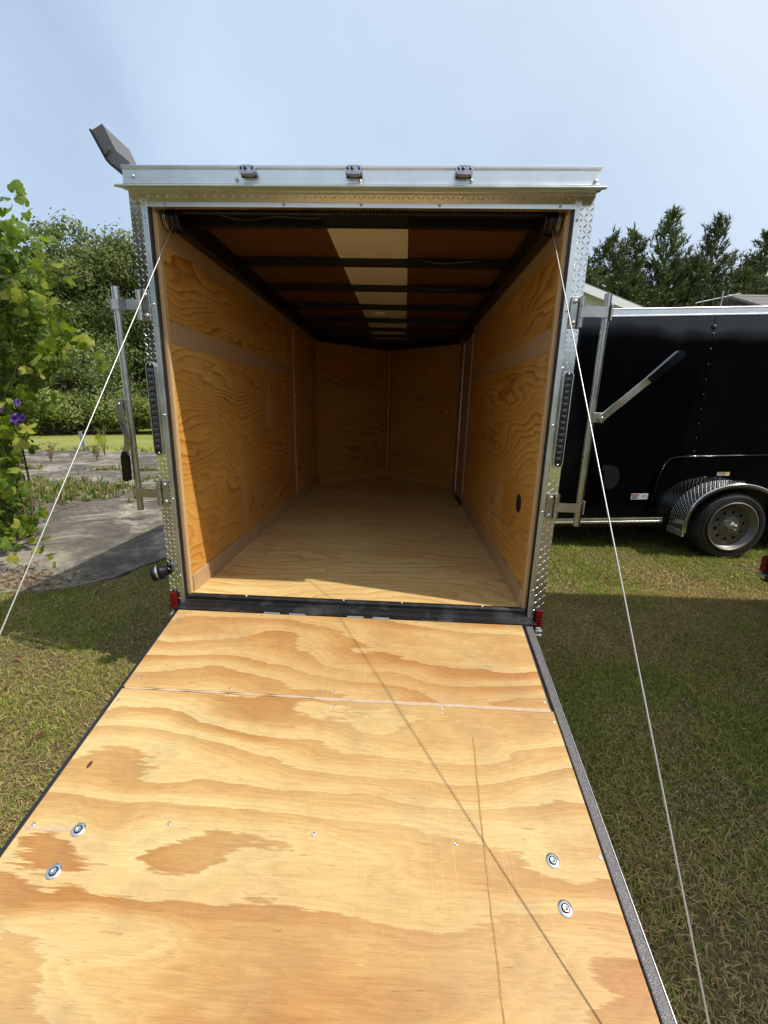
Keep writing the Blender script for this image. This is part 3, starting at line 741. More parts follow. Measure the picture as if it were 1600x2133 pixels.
# rear sill and ramp hinge
sec = [(.03, .498), (.010, .5005), (-.004, .498), (-.010, .490), (-.010, .470), (-.030, .4665), (-.058, .466), (-.062, .4545), (-.092, .4535), (-.094, .400), (-.07, .37), (.03, .37)]
sill = MB().extrude(sec, 'x', -.957, .957).build('rear_sill', MT['sill'], T, bevel=.002)
for sgn in (-1, 1):
    a = sorted((sgn * .9575, sgn * .998))
    MB().box(a[0], a[1], -.092, .03, .39, .4545).build('sill_end', MT['sill'], T, bevel=.003)
for x in (-.58, -.44, -.30, .02, .16, .42, .5):
    MB().tube([(x - .045, -.094, .4475), (x + .045, -.094, .4475)], .0105, 10).build('hinge_knuckle', MT['zinc'] if x in (-.44, -.3, .02, .16) else MT['sill'], sill)
for x in (-.62, -.06, .27, .72):
    MB().lathe([(0, .004), (.005, .0035), (.007, 0)], (x, .004, .5005), (0, 0, 1), 10).build('screw', MT['screw'], sill)

# wall vents (round holes with liner)
for (x, y, z, r, d) in ((.9405, .283, 1.035, .053, 1), (-.9405, 3.52, 2.20, .028, -1)):
    m = MB(); m.lathe([(0, .0), (r, .0), (r + .003, .0006), (r + .004, .004)], (x - d * .0012, y, z), (d, 0, 0), 28); m.build('vent_hole', MT['hole'], T)

# outside skin, wheels, vent lid
for sgn in (-1, 1):
    a = sorted((sgn * (HW + .032), sgn * 1.046))
    MB().box(a[0], a[1], .092, L0, .40, 2.56).build('side_skin', MT['black_paint'], T)
    m = MB(); vs = [(sgn * 1.046, L0 + .001, .4), (0, NOSE + .2, .4), (0, NOSE + .2, 2.56), (sgn * 1.046, L0 + .001, 2.56), (sgn * .98, L0 + .001, .4), (0, NOSE + .05, .4), (0, NOSE + .05, 2.56), (sgn * .98, L0 + .001, 2.56)]
    m.add(vs, [(0, 1, 2, 3), (4, 5, 6, 7), (0, 1, 5, 4), (2, 3, 7, 6), (0, 3, 7, 4)]); m.build('nose_skin', MT['black_paint'], T)
    a = sorted((sgn * 1.047, sgn * 1.053))
    MB().box(a[0], a[1], .092, L0, 2.50, 2.572).build('side_rail', MT['alu'], T)
m = MB(); m.extrude([(-1.03, .032), (1.03, .032), (1.05, L0), (0, NOSE + .2), (-1.05, L0)], 'z', 2.5605, 2.5745); m.build('roof_skin', MT['alu'], T)
m = MB(); m.extrude([(-.9, .1), (.9, .1), (.9, L0), (0, NOSE + .05), (-.9, L0)], 'z', .38, .478); m.build('chassis', MT['black_steel'], T)

sec = [(-1.206, 2.740), (-1.149, 2.767), (-1.099, 2.663), (-1.041, 2.620), (-1.066, 2.570), (-1.128, 2.609), (-1.144, 2.626)]
vl = MB().extrude(sec, 'y', .0, .185).build('vent_lid', MT['grey_plastic'], T, bevel=.008, seg=3)
MB().extrude([(-1.209, 2.741), (-1.201, 2.745), (-1.140, 2.630), (-1.126, 2.614), (-1.066, 2.575), (-1.070, 2.566), (-1.131, 2.605), (-1.148, 2.623)], 'y', -.008, .193).build('lid_rim', MT['black_plastic'], vl, bevel=.002)
MB().extrude([(-1.150, 2.651), (-1.142, 2.645), (-1.122, 2.668), (-1.126, 2.676), (-1.130, 2.672)], 'y', -.012, .002).build('lid_latch', MT['grey_plastic'], vl, bevel=.002)

def make_wheel(parent, c, axis, rt=.345, rr=.235, w=.20):
    """trailer wheel: tyre with tread blocks, slotted steel rim, hub"""
    c, axis = Vector(c), Vector(axis).normalized()
    ty = MB(); ty.lathe([(rr - .01, .0), (rr + .012, -.012), (rr + .05, -.020), (rt - .045, -.014), (rt - .014, .004), (rt - .004, .022), (rt, .05), (rt, w - .05), (rt - .004, w - .022), (rt - .014, w - .004), (rt - .05, w + .012), (rr, w)], c, -axis, 48)
    a = axis.orthogonal().normalized(); b = axis.cross(a)
    for k in range(64):
        t = 2 * math.pi * k / 64; d = a * math.cos(t) + b * math.sin(t); e = -a * math.sin(t) + b * math.cos(t)
        for lo, hi, sh in ((.012, .060, 0), (.072, .126, .5), (.138, .188, 0)):
            t2 = t + sh * math.pi / 64; d2 = a * math.cos(t2) + b * math.sin(t2); e2 = -a * math.sin(t2) + b * math.cos(t2)
            vs = [c - axis * h + d2 * (rt + rr2) + e2 * s_ for rr2 in (-.006, .0055) for h in (lo, hi) for s_ in (-.0125, .0125)]
            ty.add(vs, [(4, 5, 7, 6), (0, 1, 5, 4), (2, 6, 7, 3), (0, 4, 6, 2), (1, 3, 7, 5)])
    for r_ in (rr + .022, rt - .055, rt - .03):
        ty.lathe([(r_ - .003, -.0168), (r_, -.0215), (r_ + .003, -.0168)], c, -axis, 48)
    tyre = ty.build('wheel', MT['rubber'], parent)
    rm = MB(); n = 40
    rm.lathe([(rr + .004, -.012), (rr + .006, -.022), (rr - .004, -.026), (rr - .012, -.016), (rr - .016, .012), (rr - .026, .020), (rr - .032, .046), (rr - .040, .050), (rr - .062, .044)], c, -axis, n)
    # disc with ten round windows
    kk = rr / .25
    R0, R1, rc, rh = .172 * kk, .105 * kk, .142 * kk, .0185 * kk
    nh = 10; depth = lambda r: .040 - (R0 - r) * .22
    for k in range(nh):
        t0 = 2 * math.pi * k / nh; ns = 12
        ring = []; outer = []
        for j in range(ns):
            u = 2 * math.pi * j / ns + t0
            hx = rc * math.cos(t0) + rh * math.cos(u); hy = rc * math.sin(t0) + rh * math.sin(u)
            ring.append((hx, hy))
            # outer cell boundary of the sector
            dx, dy = math.cos(u - t0), math.sin(u - t0)
            half = math.pi / nh
            rad_lim = (R0 - rc) / dx if dx > .001 else ((rc - R1) / -dx if dx < -.001 else 9)
            tan_lim = rc * math.tan(half) / abs(dy) if abs(dy) > .001 else 9
            q = min(rad_lim, tan_lim); px, py = rc + q * dx, q * dy
            rr_ = px if abs(px) > 0 else rc; ang = py / rc
            outer.append((rr_ * math.cos(t0 + ang), rr_ * math.sin(t0 + ang)))
        P3 = lambda q, extra=0: c + a * q[0] + b * q[1] - axis * (depth(math.hypot(*q)) + extra)
        vs = [P3(q) for q in ring] + [P3(q) for q in outer] + [P3(q, .02) for q in ring]
        rm.add(vs, [(j, (j + 1) % ns, ns + (j + 1) % ns, ns + j) for j in range(ns)] + [(j, (j + 1) % ns, 2 * ns + (j + 1) % ns, 2 * ns + j) for j in range(ns)])
    rm.lathe([(.106 * kk, .0255), (.098 * kk, .026), (.090 * kk, .012), (.070, .008), (.046, .010), (.044, .006)], c, -axis, 32)
    rm.lathe([(rr - .060, .040), (.171 * kk, .040)], c, -axis, 40)
    rm.build('rim', MT['wheel_silver'], tyre)
    MB().lathe([(.20, .075), (.0, .075)], c, -axis, 24).build('brake_drum', MT['black_steel'], tyre)
    hb = MB(); hb.lathe([(.045, .012), (.042, -.012), (.030, -.020), (.030, -.052), (.027, -.058), (.022, -.058), (.020, -.050), (.0, -.050)], c, -axis, 20); hb.build('hub_cap', MT['zinc'], tyre)
    for k in range(5):
        t = 2 * math.pi * (k + .25) / 5; q = c + (a * math.cos(t) + b * math.sin(t)) * .058
        MB().lathe([(.010, .010), (.0105, -.008), (.006, -.020), (0, -.021)], q, -axis, 6, False).build('lug_nut', MT['screw'], tyre)
    return tyre
for sgn in (-1, 1):
    make_wheel(T, (sgn * 1.27, 2.1, .345), (sgn, 0, 0))
    m = MB(); n = 16; vs = []
    for k in range(n + 1):
        t = math.pi * (0.02 + .96 * k / n)
        vs += [(sgn * 1.05, 2.1 + .46 * math.cos(t), .36 + .44 * math.sin(t)), (sgn * 1.30, 2.1 + .46 * math.cos(t), .36 + .44 * math.sin(t))]
    m.add(vs, [(2 * k, 2 * k + 1, 2 * k + 3, 2 * k + 2) for k in range(n)]); m.build('fender', MT['tread_dark'], T)

# ramp door: local x across, local -y down the ramp
RAMP = R(14)
ramp = bpy.data.objects.new('ramp_door', None); COL.objects.link(ramp); ramp.parent = T
ramp.location = (0, -.1, .45); ramp.rotation_euler = (RAMP, 0, 0)
MB().box(-.965, .918, -.512, -.002, -.016, 0).build('plywood_sheet', MT['ramp_ply'], ramp, bevel=.0015)
MB().box(-.965, .930, -1.90, -.521, -.018, -.002).build('plywood_sheet', MT['ramp_ply'], ramp, bevel=.0015)
# filled joint, uneven edge
jm = MB(); vs = []
for k in range(41):
    x = -.955 + 1.875 * k / 40
    u_ = .0065 + .002 * math.sin(k * 1.7) + .003 * random.random() + (.003 if k > 18 else -.003)
    vs += [(x, -.517 - u_, -.0005), (x, -.517 + u_ * .8, -.0005)]
jm.add(vs, [(2 * k, 2 * k + 1, 2 * k + 3, 2 * k + 2) for k in range(40)]); jm.build('joint_filler', MT['filler'], ramp)
jm = MB(); vs = []
for k in range(13):
    x = -.955 + .185 * k / 12; u_ = .0035 + .003 * random.random()
    vs += [(x, -1.069 - u_, -.0012), (x, -1.069 + u_, -.0012)]
jm.add(vs, [(2 * k, 2 * k + 1, 2 * k + 3, 2 * k + 2) for k in range(12)]); jm.build('joint_filler', MT['filler'], ramp)
# long gouge down the right-hand side
gm = MB(); vs = []
for k in range(60):
    s = .66 + k * .0208; x = .570 - .012 * math.sin(k * .05) - .018 * (k / 60) + random.uniform(-.0012, .0012)
    w = .0022 + random.random() * .0016
    vs += [(x - w, -s, -.0014), (x, -s, -.0006), (x + w, -s, -.0014)]
gm.add(vs, [(3 * k, 3 * k + 1, 3 * k + 4, 3 * k + 3) for k in range(59)] + [(3 * k + 1, 3 * k + 2, 3 * k + 5, 3 * k + 4) for k in range(59)])
MT['gouge'] = plain('gouged_wood', (0.42, 0.22, 0.08), 0.8, var=0.3, scale=120)
gm.build('gouge', MT['gouge'], ramp)
fr = MB(); fr.box(.934, .966, -1.92, -.01, -.045, .004); fr.box(.921, .9335, -.52, -.01, -.045, -.012)
fr.build('edge_frame', MT['grit'], ramp, bevel=.003)
MB().box(.9665, .9695, -1.92, -.01, -.050, .0045).build('edge_bead', MT['alu'], ramp, bevel=.001)
MB().box(-.984, -.9655, -1.92, -.01, -.055, -.003).build('edge_frame', MT['black_plastic'], ramp, bevel=.004)
MB().box(-.960, .930, -1.93, -.01, -.05, -.019).build('ramp_core', MT['black_steel'], ramp)
sc0 = None
for x, s in ((-.93, .462), (-.483, .494), (-.018, .485), (-.007, .552), (.456, .482), (.453, .535), (.452, .556), (.905, .478), (.918, .572), (-.944, .582), (-.488, 1.031), (-.002, 1.034), (.465, 1.034), (.921, 1.044), (-.935, 1.06),
             (-.878, .025), (-.491, .022), (-.051, .023), (.354, .018), (.84, .018), (-.47, 1.55), (.46, 1.55), (-.01, 1.56)):
    z = 0 if s < .51 else -.002
    if sc0 is None:
        m = MB(); m.lathe([(0, .0004), (.0022, .0004), (.0034, .0016), (.0056, .0012), (.0064, 0)], (0, 0, 0), (0, 0, 1), 12)
        sc0 = m.build('screw', MT['screw'], ramp); sc0.location = (x, -s, z)
    else: twin(sc0, ramp, (x, -s, z))
ws0 = None
for x, s in ((-.775, 1.067), (-.772, 1.180), (.766, 1.063), (.768, 1.179)):
    if ws0 is None:
        m = MB(); m.lathe([(0, .0040), (.0035, .0040), (.0045, .0062), (.0088, .0062), (.0105, .0055), (.012, .0025), (.0125, .0025), (.0205, .0025), (.0215, 0)], (0, 0, 0), (0, 0, 1), 24)
        ws0 = m.build('washer', MT['washer'], ramp); ws0.location = (x, -s, -.002); src = ws0
        m = MB(); m.lathe([(.0088, .0066), (.0098, .0070), (.0118, .0058), (.0124, .0030)], (0, 0, 0), (0, 0, 1), 16)
        m.build('ring', MT['black_steel'], T)
        rg0 = COL.objects[-1]
    else: twin(ws0, ramp, (x, -s, -.002))
rings = [o for o in list(COL.objects) if o.name.startswith('ring')]
for o in rings:
    o.name = 'bolt_head'; o.parent = ramp; o.location = (-.775, -1.067, -.0019)
    for x, s in ((-.772, 1.180), (.766, 1.063), (.768, 1.179)): twin(o, ramp, (x, -s, -.0019))
kn = MB(); kn.lathe([(0, .0006), (.006, .0006), (.0115, .0001)], (0, 0, 0), (0, 0, 1), 9)
k_ = kn.build('knot', plain('knot', (0.10, 0.04, 0.02), 0.7), ramp); k_.location = (-.882, -.858, -.0018); k_.scale = (.7, 1.3, 1)
for sgn in (-1, 1):
    E = V(sgn * .955, -1.70, .075) if sgn > 0 else V(-.975, -1.70, .075)
    A = V(sgn * .905, .085, 2.40)
    m = MB(); N = 60; pts = [A.lerp(E, k / N) for k in range(N + 1)]
    m.tube(pts, .0023, 6)
    m.build('lift_cable', MT['cable'], T)
    m = MB(); m.box(E.x - .012, E.x + .012, E.y - .02, E.y + .02, E.z - .06, E.z + .006); m.build('cable_bracket', MT['zinc'], T, bevel=.003)

# ------------------------------------------------------------------ black trailer to the right (local x along it, origin on the ground at the wheel)
B = thing('black_trailer', 'glossy black enclosed trailer parked side-on behind the open one, silver wheel and diamond plate fender', 'trailer', (3.93, 2.75, 0.0), (0, R(-2.3), R(2.6)))
bx0, bx1, bz0, bz1 = -2.35, 2.6, .40, 2.673
sk = MB().box(bx0, bx1, .004, 2.10, bz0, bz1 - .02).build('body', MT['black_paint'], B)
MB().extrude([(0.0, 2.601), (-.014, 2.603), (-.014, 2.615), (-.008, 2.617), (-.008, 2.669), (-.016, 2.673), (-.014, 2.683), (.02, 2.689), (.02, 2.601)], 'x', bx0, bx1).build('top_trim', MT['alu'], B, bevel=.001)
MB().extrude([(0.0, .372), (-.012, .372), (-.012, .394), (-.006, .397), (-.006, .404), (-.012, .407), (-.012, .430), (0, .432)], 'x', bx0, -.62).build('bottom_trim', MT['alu'], B, bevel=.001)
MB().extrude([(0.0, .372), (-.012, .372), (-.012, .430), (0, .432)], 'x', .62, bx1).build('bottom_trim', MT['alu'], B)
MB().box(bx0, bx1, .0, 2.1, 2.654, 2.688).build('roof', MT['white_skin'], B)
MB().box(bx0 + .1, bx1 - .1, .1, 2.0, .30, .398).build('chassis', MT['black_steel'], B)
MB().box(-.05, .05, .02, 2.05, .29, .36).build('axle', MT['black_steel'], B)
MB().add([(bx1, .0, bz0), (bx1 + .9, 1.05, bz0), (bx1, 2.1, bz0), (bx1, .0, bz1), (bx1 + .9, 1.05, bz1), (bx1, 2.1, bz1)], [(0, 1, 4, 3), (1, 2, 5, 4), (3, 4, 5), (2, 1, 0)]).build('nose', MT['black_paint'], B)
make_wheel(B, (0, -.245, .380), (0, -1, 0), .382, .272, .21)
make_wheel(B, (0, 2.30, .380), (0, 1, 0), .382, .272, .21)
# fender: arch over the wheel with diamond plate and rolled rim
def fender_pts(k, n): t = math.pi * (1.02 - 1.04 * k / n); return .545 * math.cos(t), .36 + .50 * math.sin(t) ** .85 if math.sin(t) > 0 else .36 + .5 * math.sin(t)
n = 36; m = MB(); vs = []
for k in range(n + 1):
    x, z = fender_pts(k, n)
    for y in (.0, -.10, -.20, -.262): vs.append((x, y, z))
m.add(vs, [(4 * k + j, 4 * k + j + 1, 4 * k + 5 + j, 4 * k + 4 + j) for k in range(n) for j in range(3)], True)
m.cur = 1
for k in range(2 * n):
    for j in range(8):
        f = (k + .5) / 2; k0 = int(f); x0, z0 = fender_pts(k0, n); x1, z1 = fender_pts(min(k0 + 1, n), n); w = f - k0
        c = V(x0 + (x1 - x0) * w, -.018 - j * .031, z0 + (z1 - z0) * w); u = V(x1 - x0, 0, z1 - z0).normalized(); nn = V(-u.z, 0, u.x); v_ = V(0, -1, 0)
        d = (u + v_).normalized() if (k + j) % 2 else (u - v_).normalized(); e = nn.cross(d)
        m.add([c - d * .013, c - e * .004, c + d * .013, c + e * .004, c + nn * .003], [(0, 1, 4), (1, 2, 4), (2, 3, 4), (3, 0, 4)])
fen = m.build('fender', [MT['tread_dark'], MT['tread_hi']], B)
rim_pts = [V(fender_pts(k, n)[0], -.262, fender_pts(k, n)[1] - .008) for k in range(n + 1)]
m = MB(); m.tube(rim_pts, .016, 10); m.build('fender_lip', MT['tread'], fen)
m = MB(); vs = []
for k in range(n + 1):
    x, z = fender_pts(k, n); f = .94
    vs += [(x, -.266, z - .006), (x * f, -.266, .36 + (z - .36) * f - .012)]
m.add(vs, [(2 * k, 2 * k + 1, 2 * k + 3, 2 * k + 2) for k in range(n)]); m.build('fender_face', MT['tread'], fen)
m = MB(); x, z = fender_pts(0, n); m.box(x - .012, x + .010, -.272, -.002, z - .055, z + .010); m.build('fender_foot', MT['tread_hi'], fen, bevel=.004)
MB().box(-.07, .10, -.20, -.16, .868, .880).build('fender_light', MT['black_plastic'], fen, bevel=.004)
# raised arch moulding
arch = [(-.80, .50), (-.745, .90), (-.70, 1.04), (-.64, 1.115), (-.55, 1.135), (-.40, 1.140), (.40, 1.140), (.55, 1.135), (.64, 1.115), (.70, 1.04), (.745, .90), (.80, .50)]
m = MB(); m.extrude(arch, 'y', -.016, .002); ar = m.build('wheel_arch', MT['black_paint'], B, bevel=.012, seg=3)
m = MB(); m.tube([(x, -.016, z) for x, z in arch], .006, 8); m.build('arch_bead', MT['black_paint'], B)
# seam, screws
MB().box(-.3735, -.3715, -.0012, .003, 1.14, 2.601).build('panel_seam', MT['black_paint'], B)
s0 = None
def scr_b(x, z, y=-.001, big=1.0):
    global s0
    if s0 is None:
        q = MB(); q.lathe([(0, -.003), (.0026, -.0026), (.0037, 0)], (0, 0, 0), (0, 1, 0), 8); s0 = q.build('screw', MT['screw'], B); s0.location = (x, y, z)
    else: o = twin(s0, B, (x, y, z)); o.scale = (big,) * 3
for k in range(9): scr_b(-.372, 1.19 + k * .155, -.003)
for k in range(10): scr_b(-2.0 + k * .42, 2.645 if k % 2 else 2.632, -.009)
for k in range(5): scr_b(-2.15 + k * .33, .401, -.007)
for k in range(9): scr_b(-1.93, .62 + k * .21, -.001)
m = MB(); m.lathe([(0, -.012), (.012, -.012), (.024, -.006), (.026, 0)], (-.372, -.001, 2.49), (0, 1, 0), 20); m.build('marker_grommet', MT['black_plastic'], B)
# D-shaped side vent
dp = [(-1.385, .80), (-1.385, 1.035), (-1.36, 1.05), (-1.27, 1.05), (-1.215, 1.02), (-1.185, .96), (-1.18, .90), (-1.195, .84), (-1.23, .79), (-1.27, .765), (-1.36, .765)]
m = MB(); m.extrude(dp, 'y', -.010, .002); vt = m.build('side_vent', MT['vent_plastic'], B, bevel=.005, seg=3)
dp2 = [(-1.365, .80), (-1.365, 1.01), (-1.28, 1.015), (-1.235, .99), (-1.21, .94), (-1.205, .89), (-1.225, .83), (-1.26, .79)]
m = MB(); m.extrude(dp2, 'y', -.034, -.008); m.build('vent_scoop', MT['vent_plastic'], vt, bevel=.012, seg=3)
# stickers
def sticker(x0, x1, z0, z1, head, lines, y=-.0035):
    st_ = MB().box(x0, x1, y, y + .003, z0, z1).build('sticker', MT['sticker_white'], B)
    return st_
st_ = sticker(-1.015, -.820, .650, .718, None, None)
MB().box(-1.010, -.925, -.0045, -.0036, .696, .714).build('sticker_band', MT['sticker_red'], st_)
for k in range(4): MB().box(-1.005, -.935 - .01 * (k % 2), -.0045, -.0036, .684 - k * .008, .687 - k * .008).build('print_line', MT['ink'], st_)
m = MB(); m.lathe([(.006, -.0010), (.010, -.0010)], (-.872, -.0036, .688), (0, 1, 0), 16, False); m.box(-.862, -.846, -.0046, -.0038, .690, .693); m.box(-.885, -.880, -.0046, -.0038, .678, .690); m.build('print_symbol', MT['ink'], st_)
def text(name, s, x, z, size, mat, parent, y):
    c = bpy.data.curves.new(name, 'FONT'); c.body = s; c.size = size; c.extrude = .0003; c.align_x = 'LEFT'
    o = bpy.data.objects.new(name, c); COL.objects.link(o)
    dg = bpy.context.evaluated_depsgraph_get(); me = bpy.data.meshes.new_from_object(o.evaluated_get(dg)); me.materials.clear(); me.materials.append(mat)
    bpy.data.objects.remove(o); bpy.data.curves.remove(c)
    o = link(name, me, parent); o.location = (x, y, z); o.rotation_euler = (R(90), 0, 0); return o
text('print_text', 'WARNING', -1.002, .700, .014, MT['sticker_white'], st_, -.0052)
st2 = MB().box(-.085, .055, -.0205, -.0175, .915, .955).build('sticker', MT['sticker_white'], B)
MB().box(-.084, .054, -.0216, -.0206, .937, .954).build('sticker_band', MT['sticker_yellow'], st2)
text('print_text', 'ATTENTION', -.078, .940, .015, MT['ink'], st2, -.0222)
text('print_text', 'NOT A STEP', -.078, .919, .015, MT['ink'], st2, -.0212)
MB().box(2.2, 2.26, .9, 1.2, .0, .42).build('front_jack', MT['black_steel'], B)

# ------------------------------------------------------------------ neighbour trailer at the right edge
Wt = thing('dark_trailer', 'dark trailer mostly out of frame, only its red tail lamp corner showing', 'trailer', (2.92, .86, 0), (0, 0, R(1.0)))
MB().box(.03, 6.5, -2.74, -.03, .50, 2.72).build('body', MT['black_paint'], Wt)
for y in (-2.77, -.062): MB().box(0, .06, y, y + .06, .44, 2.72).build('corner_post', MT['alu_z'], Wt, bevel=.004)
MB().box(0, .06, -2.77, .0, .40, .50).build('rear_sill', MT['black_steel'], Wt, bevel=.004)
MB().extrude([(-2.77, 2.67), (.0, 2.67), (.0, 2.77), (-2.77, 2.77)], 'x', -.01, 6.5).build('roof_rail', MT['alu'], Wt)
MB().box(.2, 6.4, -2.6, -.2, .36, .498).build('chassis', MT['black_steel'], Wt)
MB().box(.012, .03, -2.70, -.075, .51, 2.65).build('rear_door', MT['black_paint'], Wt)
tl = MB().box(-.012, .0, -.062, -.006, .470, .590).build('tail_light', MT['black_plastic'], Wt, bevel=.003)
MB().box(-.030, -.0125, -.058, -.010, .474, .528).build('lens', MT['red_lens'], tl, bevel=.003)
MB().box(-.030, -.0125, -.058, -.010, .532, .586).build('lens', MT['red_lens'], tl, bevel=.003)
MB().box(-.035, .06, -.075, .004, .425, .462).build('corner_bracket', MT['alu'], Wt, bevel=.004)
for x in (2.6, 3.5):
    for y in (-.02, -2.75): make_wheel(Wt, (x, y, .345), (0, 1 if y > -1 else -1, 0))

# ------------------------------------------------------------------ houses behind
H = thing('white_house', 'white sided gable house behind the black trailer with dark roof edge', 'house', (4.5, 14.0, 0))
gz = lambda x: 6.24 - .35 * abs(x)
gp = [(-4.0, 0), (4.0, 0), (4.0, gz(4.0)), (0, gz(0)), (-4.0, gz(4.0))]
MB().extrude(gp, 'y', 0, 9).build('wall', MT['siding'], H)
z = .3
while z < 6.2:
    hw_ = 4.0 if z < gz(4.0) else (6.24 - z) / .35
    if hw_ > .15: MB().extrude([(-.003, z), (-.022, z), (-.004, z + .17)], 'x', -hw_ + .02, hw_ - .02).build('siding_board', MT['siding'], H)
    z += .178
for sgn in (-1, 1):
    m = MB(); a0, a1 = V(0, 0, gz(0)), V(sgn * 4.5, 0, gz(4.5))
    vs = [p + V(0, y, dz) for y in (-.45, 9.4) for p, dz in ((a0, .02), (a1, .02), (a1, .10), (a0, .10))]
    m.add(vs, [(0, 1, 2, 3), (4, 5, 6, 7), (0, 1, 5, 4), (1, 2, 6, 5), (2, 3, 7, 6), (3, 0, 4, 7)]); m.build('roof', MT['shingle'], H)
    m = MB(); vs = [p + V(0, y, dz) for y in (-.48, -.452) for p, dz in ((a0, -.19), (a1, -.19), (a1, .055), (a0, .055))]
    m.add(vs, [(0, 1, 2, 3), (4, 5, 6, 7), (0, 1, 5, 4), (1, 2, 6, 5), (2, 3, 7, 6), (3, 0, 4, 7)]); m.build('fascia', MT['trim_white'], H)
for x in (-2.2, 2.1):
    w_ = MB().box(x - .5, x + .5, -.03, .02, 1.1, 2.5).build('window', MT['hole'], H)
    m = MB(); m.box(x - .58, x + .58, -.05, -.031, 2.5, 2.6); m.box(x - .58, x + .58, -.05, -.031, 1.0, 1.1); m.box(x - .58, x - .5, -.05, -.031, 1.1, 2.5); m.box(x + .5, x + .58, -.05, -.031, 1.1, 2.5); m.box(x - .5, x + .5, -.05, -.031, 1.77, 1.83)
    m.build('frame', MT['trim_white'], w_)

G = thing('grey_roof_house', 'house with grey shingle roof rising above the black trailer on the right', 'house', (15.2, 16.0, 0))
MB().box(.3, 13, .3, 8.0, 0, 5.2).build('wall', MT['siding'], G)
for sgn in (-1, 1):
    y0, y1 = (-.3, 4.15) if sgn < 0 else (8.6, 4.15)
    m = MB(); vs = [(x, y, z) for x in (0, 13.4) for y, z in ((y0, 5.15), (y1, 7.00), (y1, 7.10), (y0, 5.25))]
    m.add(vs, [(0, 1, 2, 3), (4, 5, 6, 7), (0, 1, 5, 4), (1, 2, 6, 5), (2, 3, 7, 6), (3, 0, 4, 7)]); rf = m.build('roof', MT['shingle'], G)
    for k in range(1, 14):
        t0 = k / 14; yy, zz = y0 + (y1 - y0) * t0, 5.252 + 1.85 * t0
        MB().box(.01, 13.39, min(yy, yy - sgn * .012), max(yy, yy - sgn * .012), zz - .001, zz + .014).build('shingle_course', MT['shingle'], rf)
MB().extrude([(4.15 - .25, 7.01), (4.15, 7.13), (4.15 + .25, 7.01)], 'x', -.02, 13.42).build('ridge_cap', MT['shingle'], G)
AN = thing('tv_antenna', 'old rooftop television antenna with long boom and thin crossed elements on a short mast', 'antenna', (12.35, 16.2, 5.14))
MB().tube([(0, 0, -5.14), (0, 0, 1.12)], .024, 8).build('mast', MT['antenna'], AN)
MB().tube([(-1.0, -.1, .66), (.72, .1, 1.06)], .017, 8).build('boom', MT['antenna'], AN)
for k, t_ in enumerate((.02, .14, .26, .40, .55, .72, .9)):
    c = V(-1.0, -.1, .66).lerp(V(.72, .1, 1.06), t_); l = .85 - .07 * k
    MB().tube([c - V(l * .55, l * .8, -l * .22 * (1 if k % 2 else -1)), c + V(l * .55, l * .8, -l * .22 * (1 if k % 2 else -1))], .012, 5).build('element', MT['antenna'], AN)

# ------------------------------------------------------------------ foliage builders
def leaf_cloud(name, centers, radii, n, size, cols, mat, flat=.75, seed=1, up=0.2, shell=.55):
    """many leaf-sized faces spread through overlapping clumps"""
    rng = np.random.default_rng(seed)
    centers = np.array(centers, float); radii = np.array(radii, float)
    wts = radii ** 2; idx = rng.choice(len(centers), n, p=wts / wts.sum())
    d = rng.normal(size=(n, 3)); d /= np.linalg.norm(d, axis=1)[:, None]
    rad = shell + (1 - shell) * rng.random(n) ** .6
    rad *= 1 + .22 * rng.normal(size=n)
    c = centers[idx] + d * (rad * radii[idx])[:, None] * np.array([1, 1, flat])
    nr = d * 1.25 + rng.normal(size=(n, 3)) * .45 + np.array([0, 0, up]); nr /= np.linalg.norm(nr, axis=1)[:, None]
    t = np.cross(nr, rng.normal(size=(n, 3))); t /= np.linalg.norm(t, axis=1)[:, None]; b = np.cross(nr, t)
    s = size * (.6 + .8 * rng.random(n))[:, None]
    v = np.stack([c - t * s, c - b * s * .45 + nr * s * .12, c + t * s, c + b * s * .45 + nr * s * .12], 1).reshape(-1, 3)
    f = np.arange(4 * n).reshape(n, 4)
    cols = np.array(cols); ci = rng.random(n)[:, None]
    clump = rng.random(len(centers))[idx][:, None] * .5
    w = np.clip(ci * .6 + clump, 0, 1)
    col = cols[0] * (1 - w) + cols[1] * w
    col *= (.8 + .4 * rng.random((n, 1)))
    return np_mesh(name, v, f, np.repeat(col, 4, 0), mat)

def blobs(rng, n, w, h0, h1, r, taper=.6):
    cs, rs = [], []
    for k in range(n):
        f = rng.random(); z = h0 + (h1 - h0) * f
        q = w * math.sqrt(rng.random()) * (1 - taper * abs(f - .35) ** 1.3); a = rng.random() * 6.283
        cs.append((q * math.cos(a), q * math.sin(a), z)); rs.append(r * (.6 + .7 * rng.random()))
    return cs, rs

G1 = [(0.042, 0.064, 0.020), (0.140, 0.175, 0.048)]
G2 = [(0.055, 0.080, 0.022), (0.20, 0.235, 0.066)]
G3 = [(0.075, 0.105, 0.038), (0.185, 0.225, 0.088)]
GP = [(0.050, 0.075, 0.026), (0.170, 0.205, 0.060)]
def decid_mesh(seed, w, h0, h1, r, n, size, cols):
    rng = np.random.default_rng(seed); cs, rs = blobs(rng, 46, w, h0, h1, r)
    me = leaf_cloud('crown', cs, rs, n, size, cols, MT['tree_leaf'], seed=seed)
    tr = MB(); tr.tube([(0, 0, -.2), (.1, 0, h0 * .6), (0, .1, h0 + .3 * (h1 - h0)), (.05, 0, h0 + .75 * (h1 - h0))], .19, 8, True, .04)
    for k in range(12):
        c = cs[k]; z0 = max(.8, c[2] * .55); tr.tube([(0, 0, z0), (c[0] * .5, c[1] * .5, z0 + (c[2] - z0) * .65), c], .06, 5, False, .012)
    return me, tr
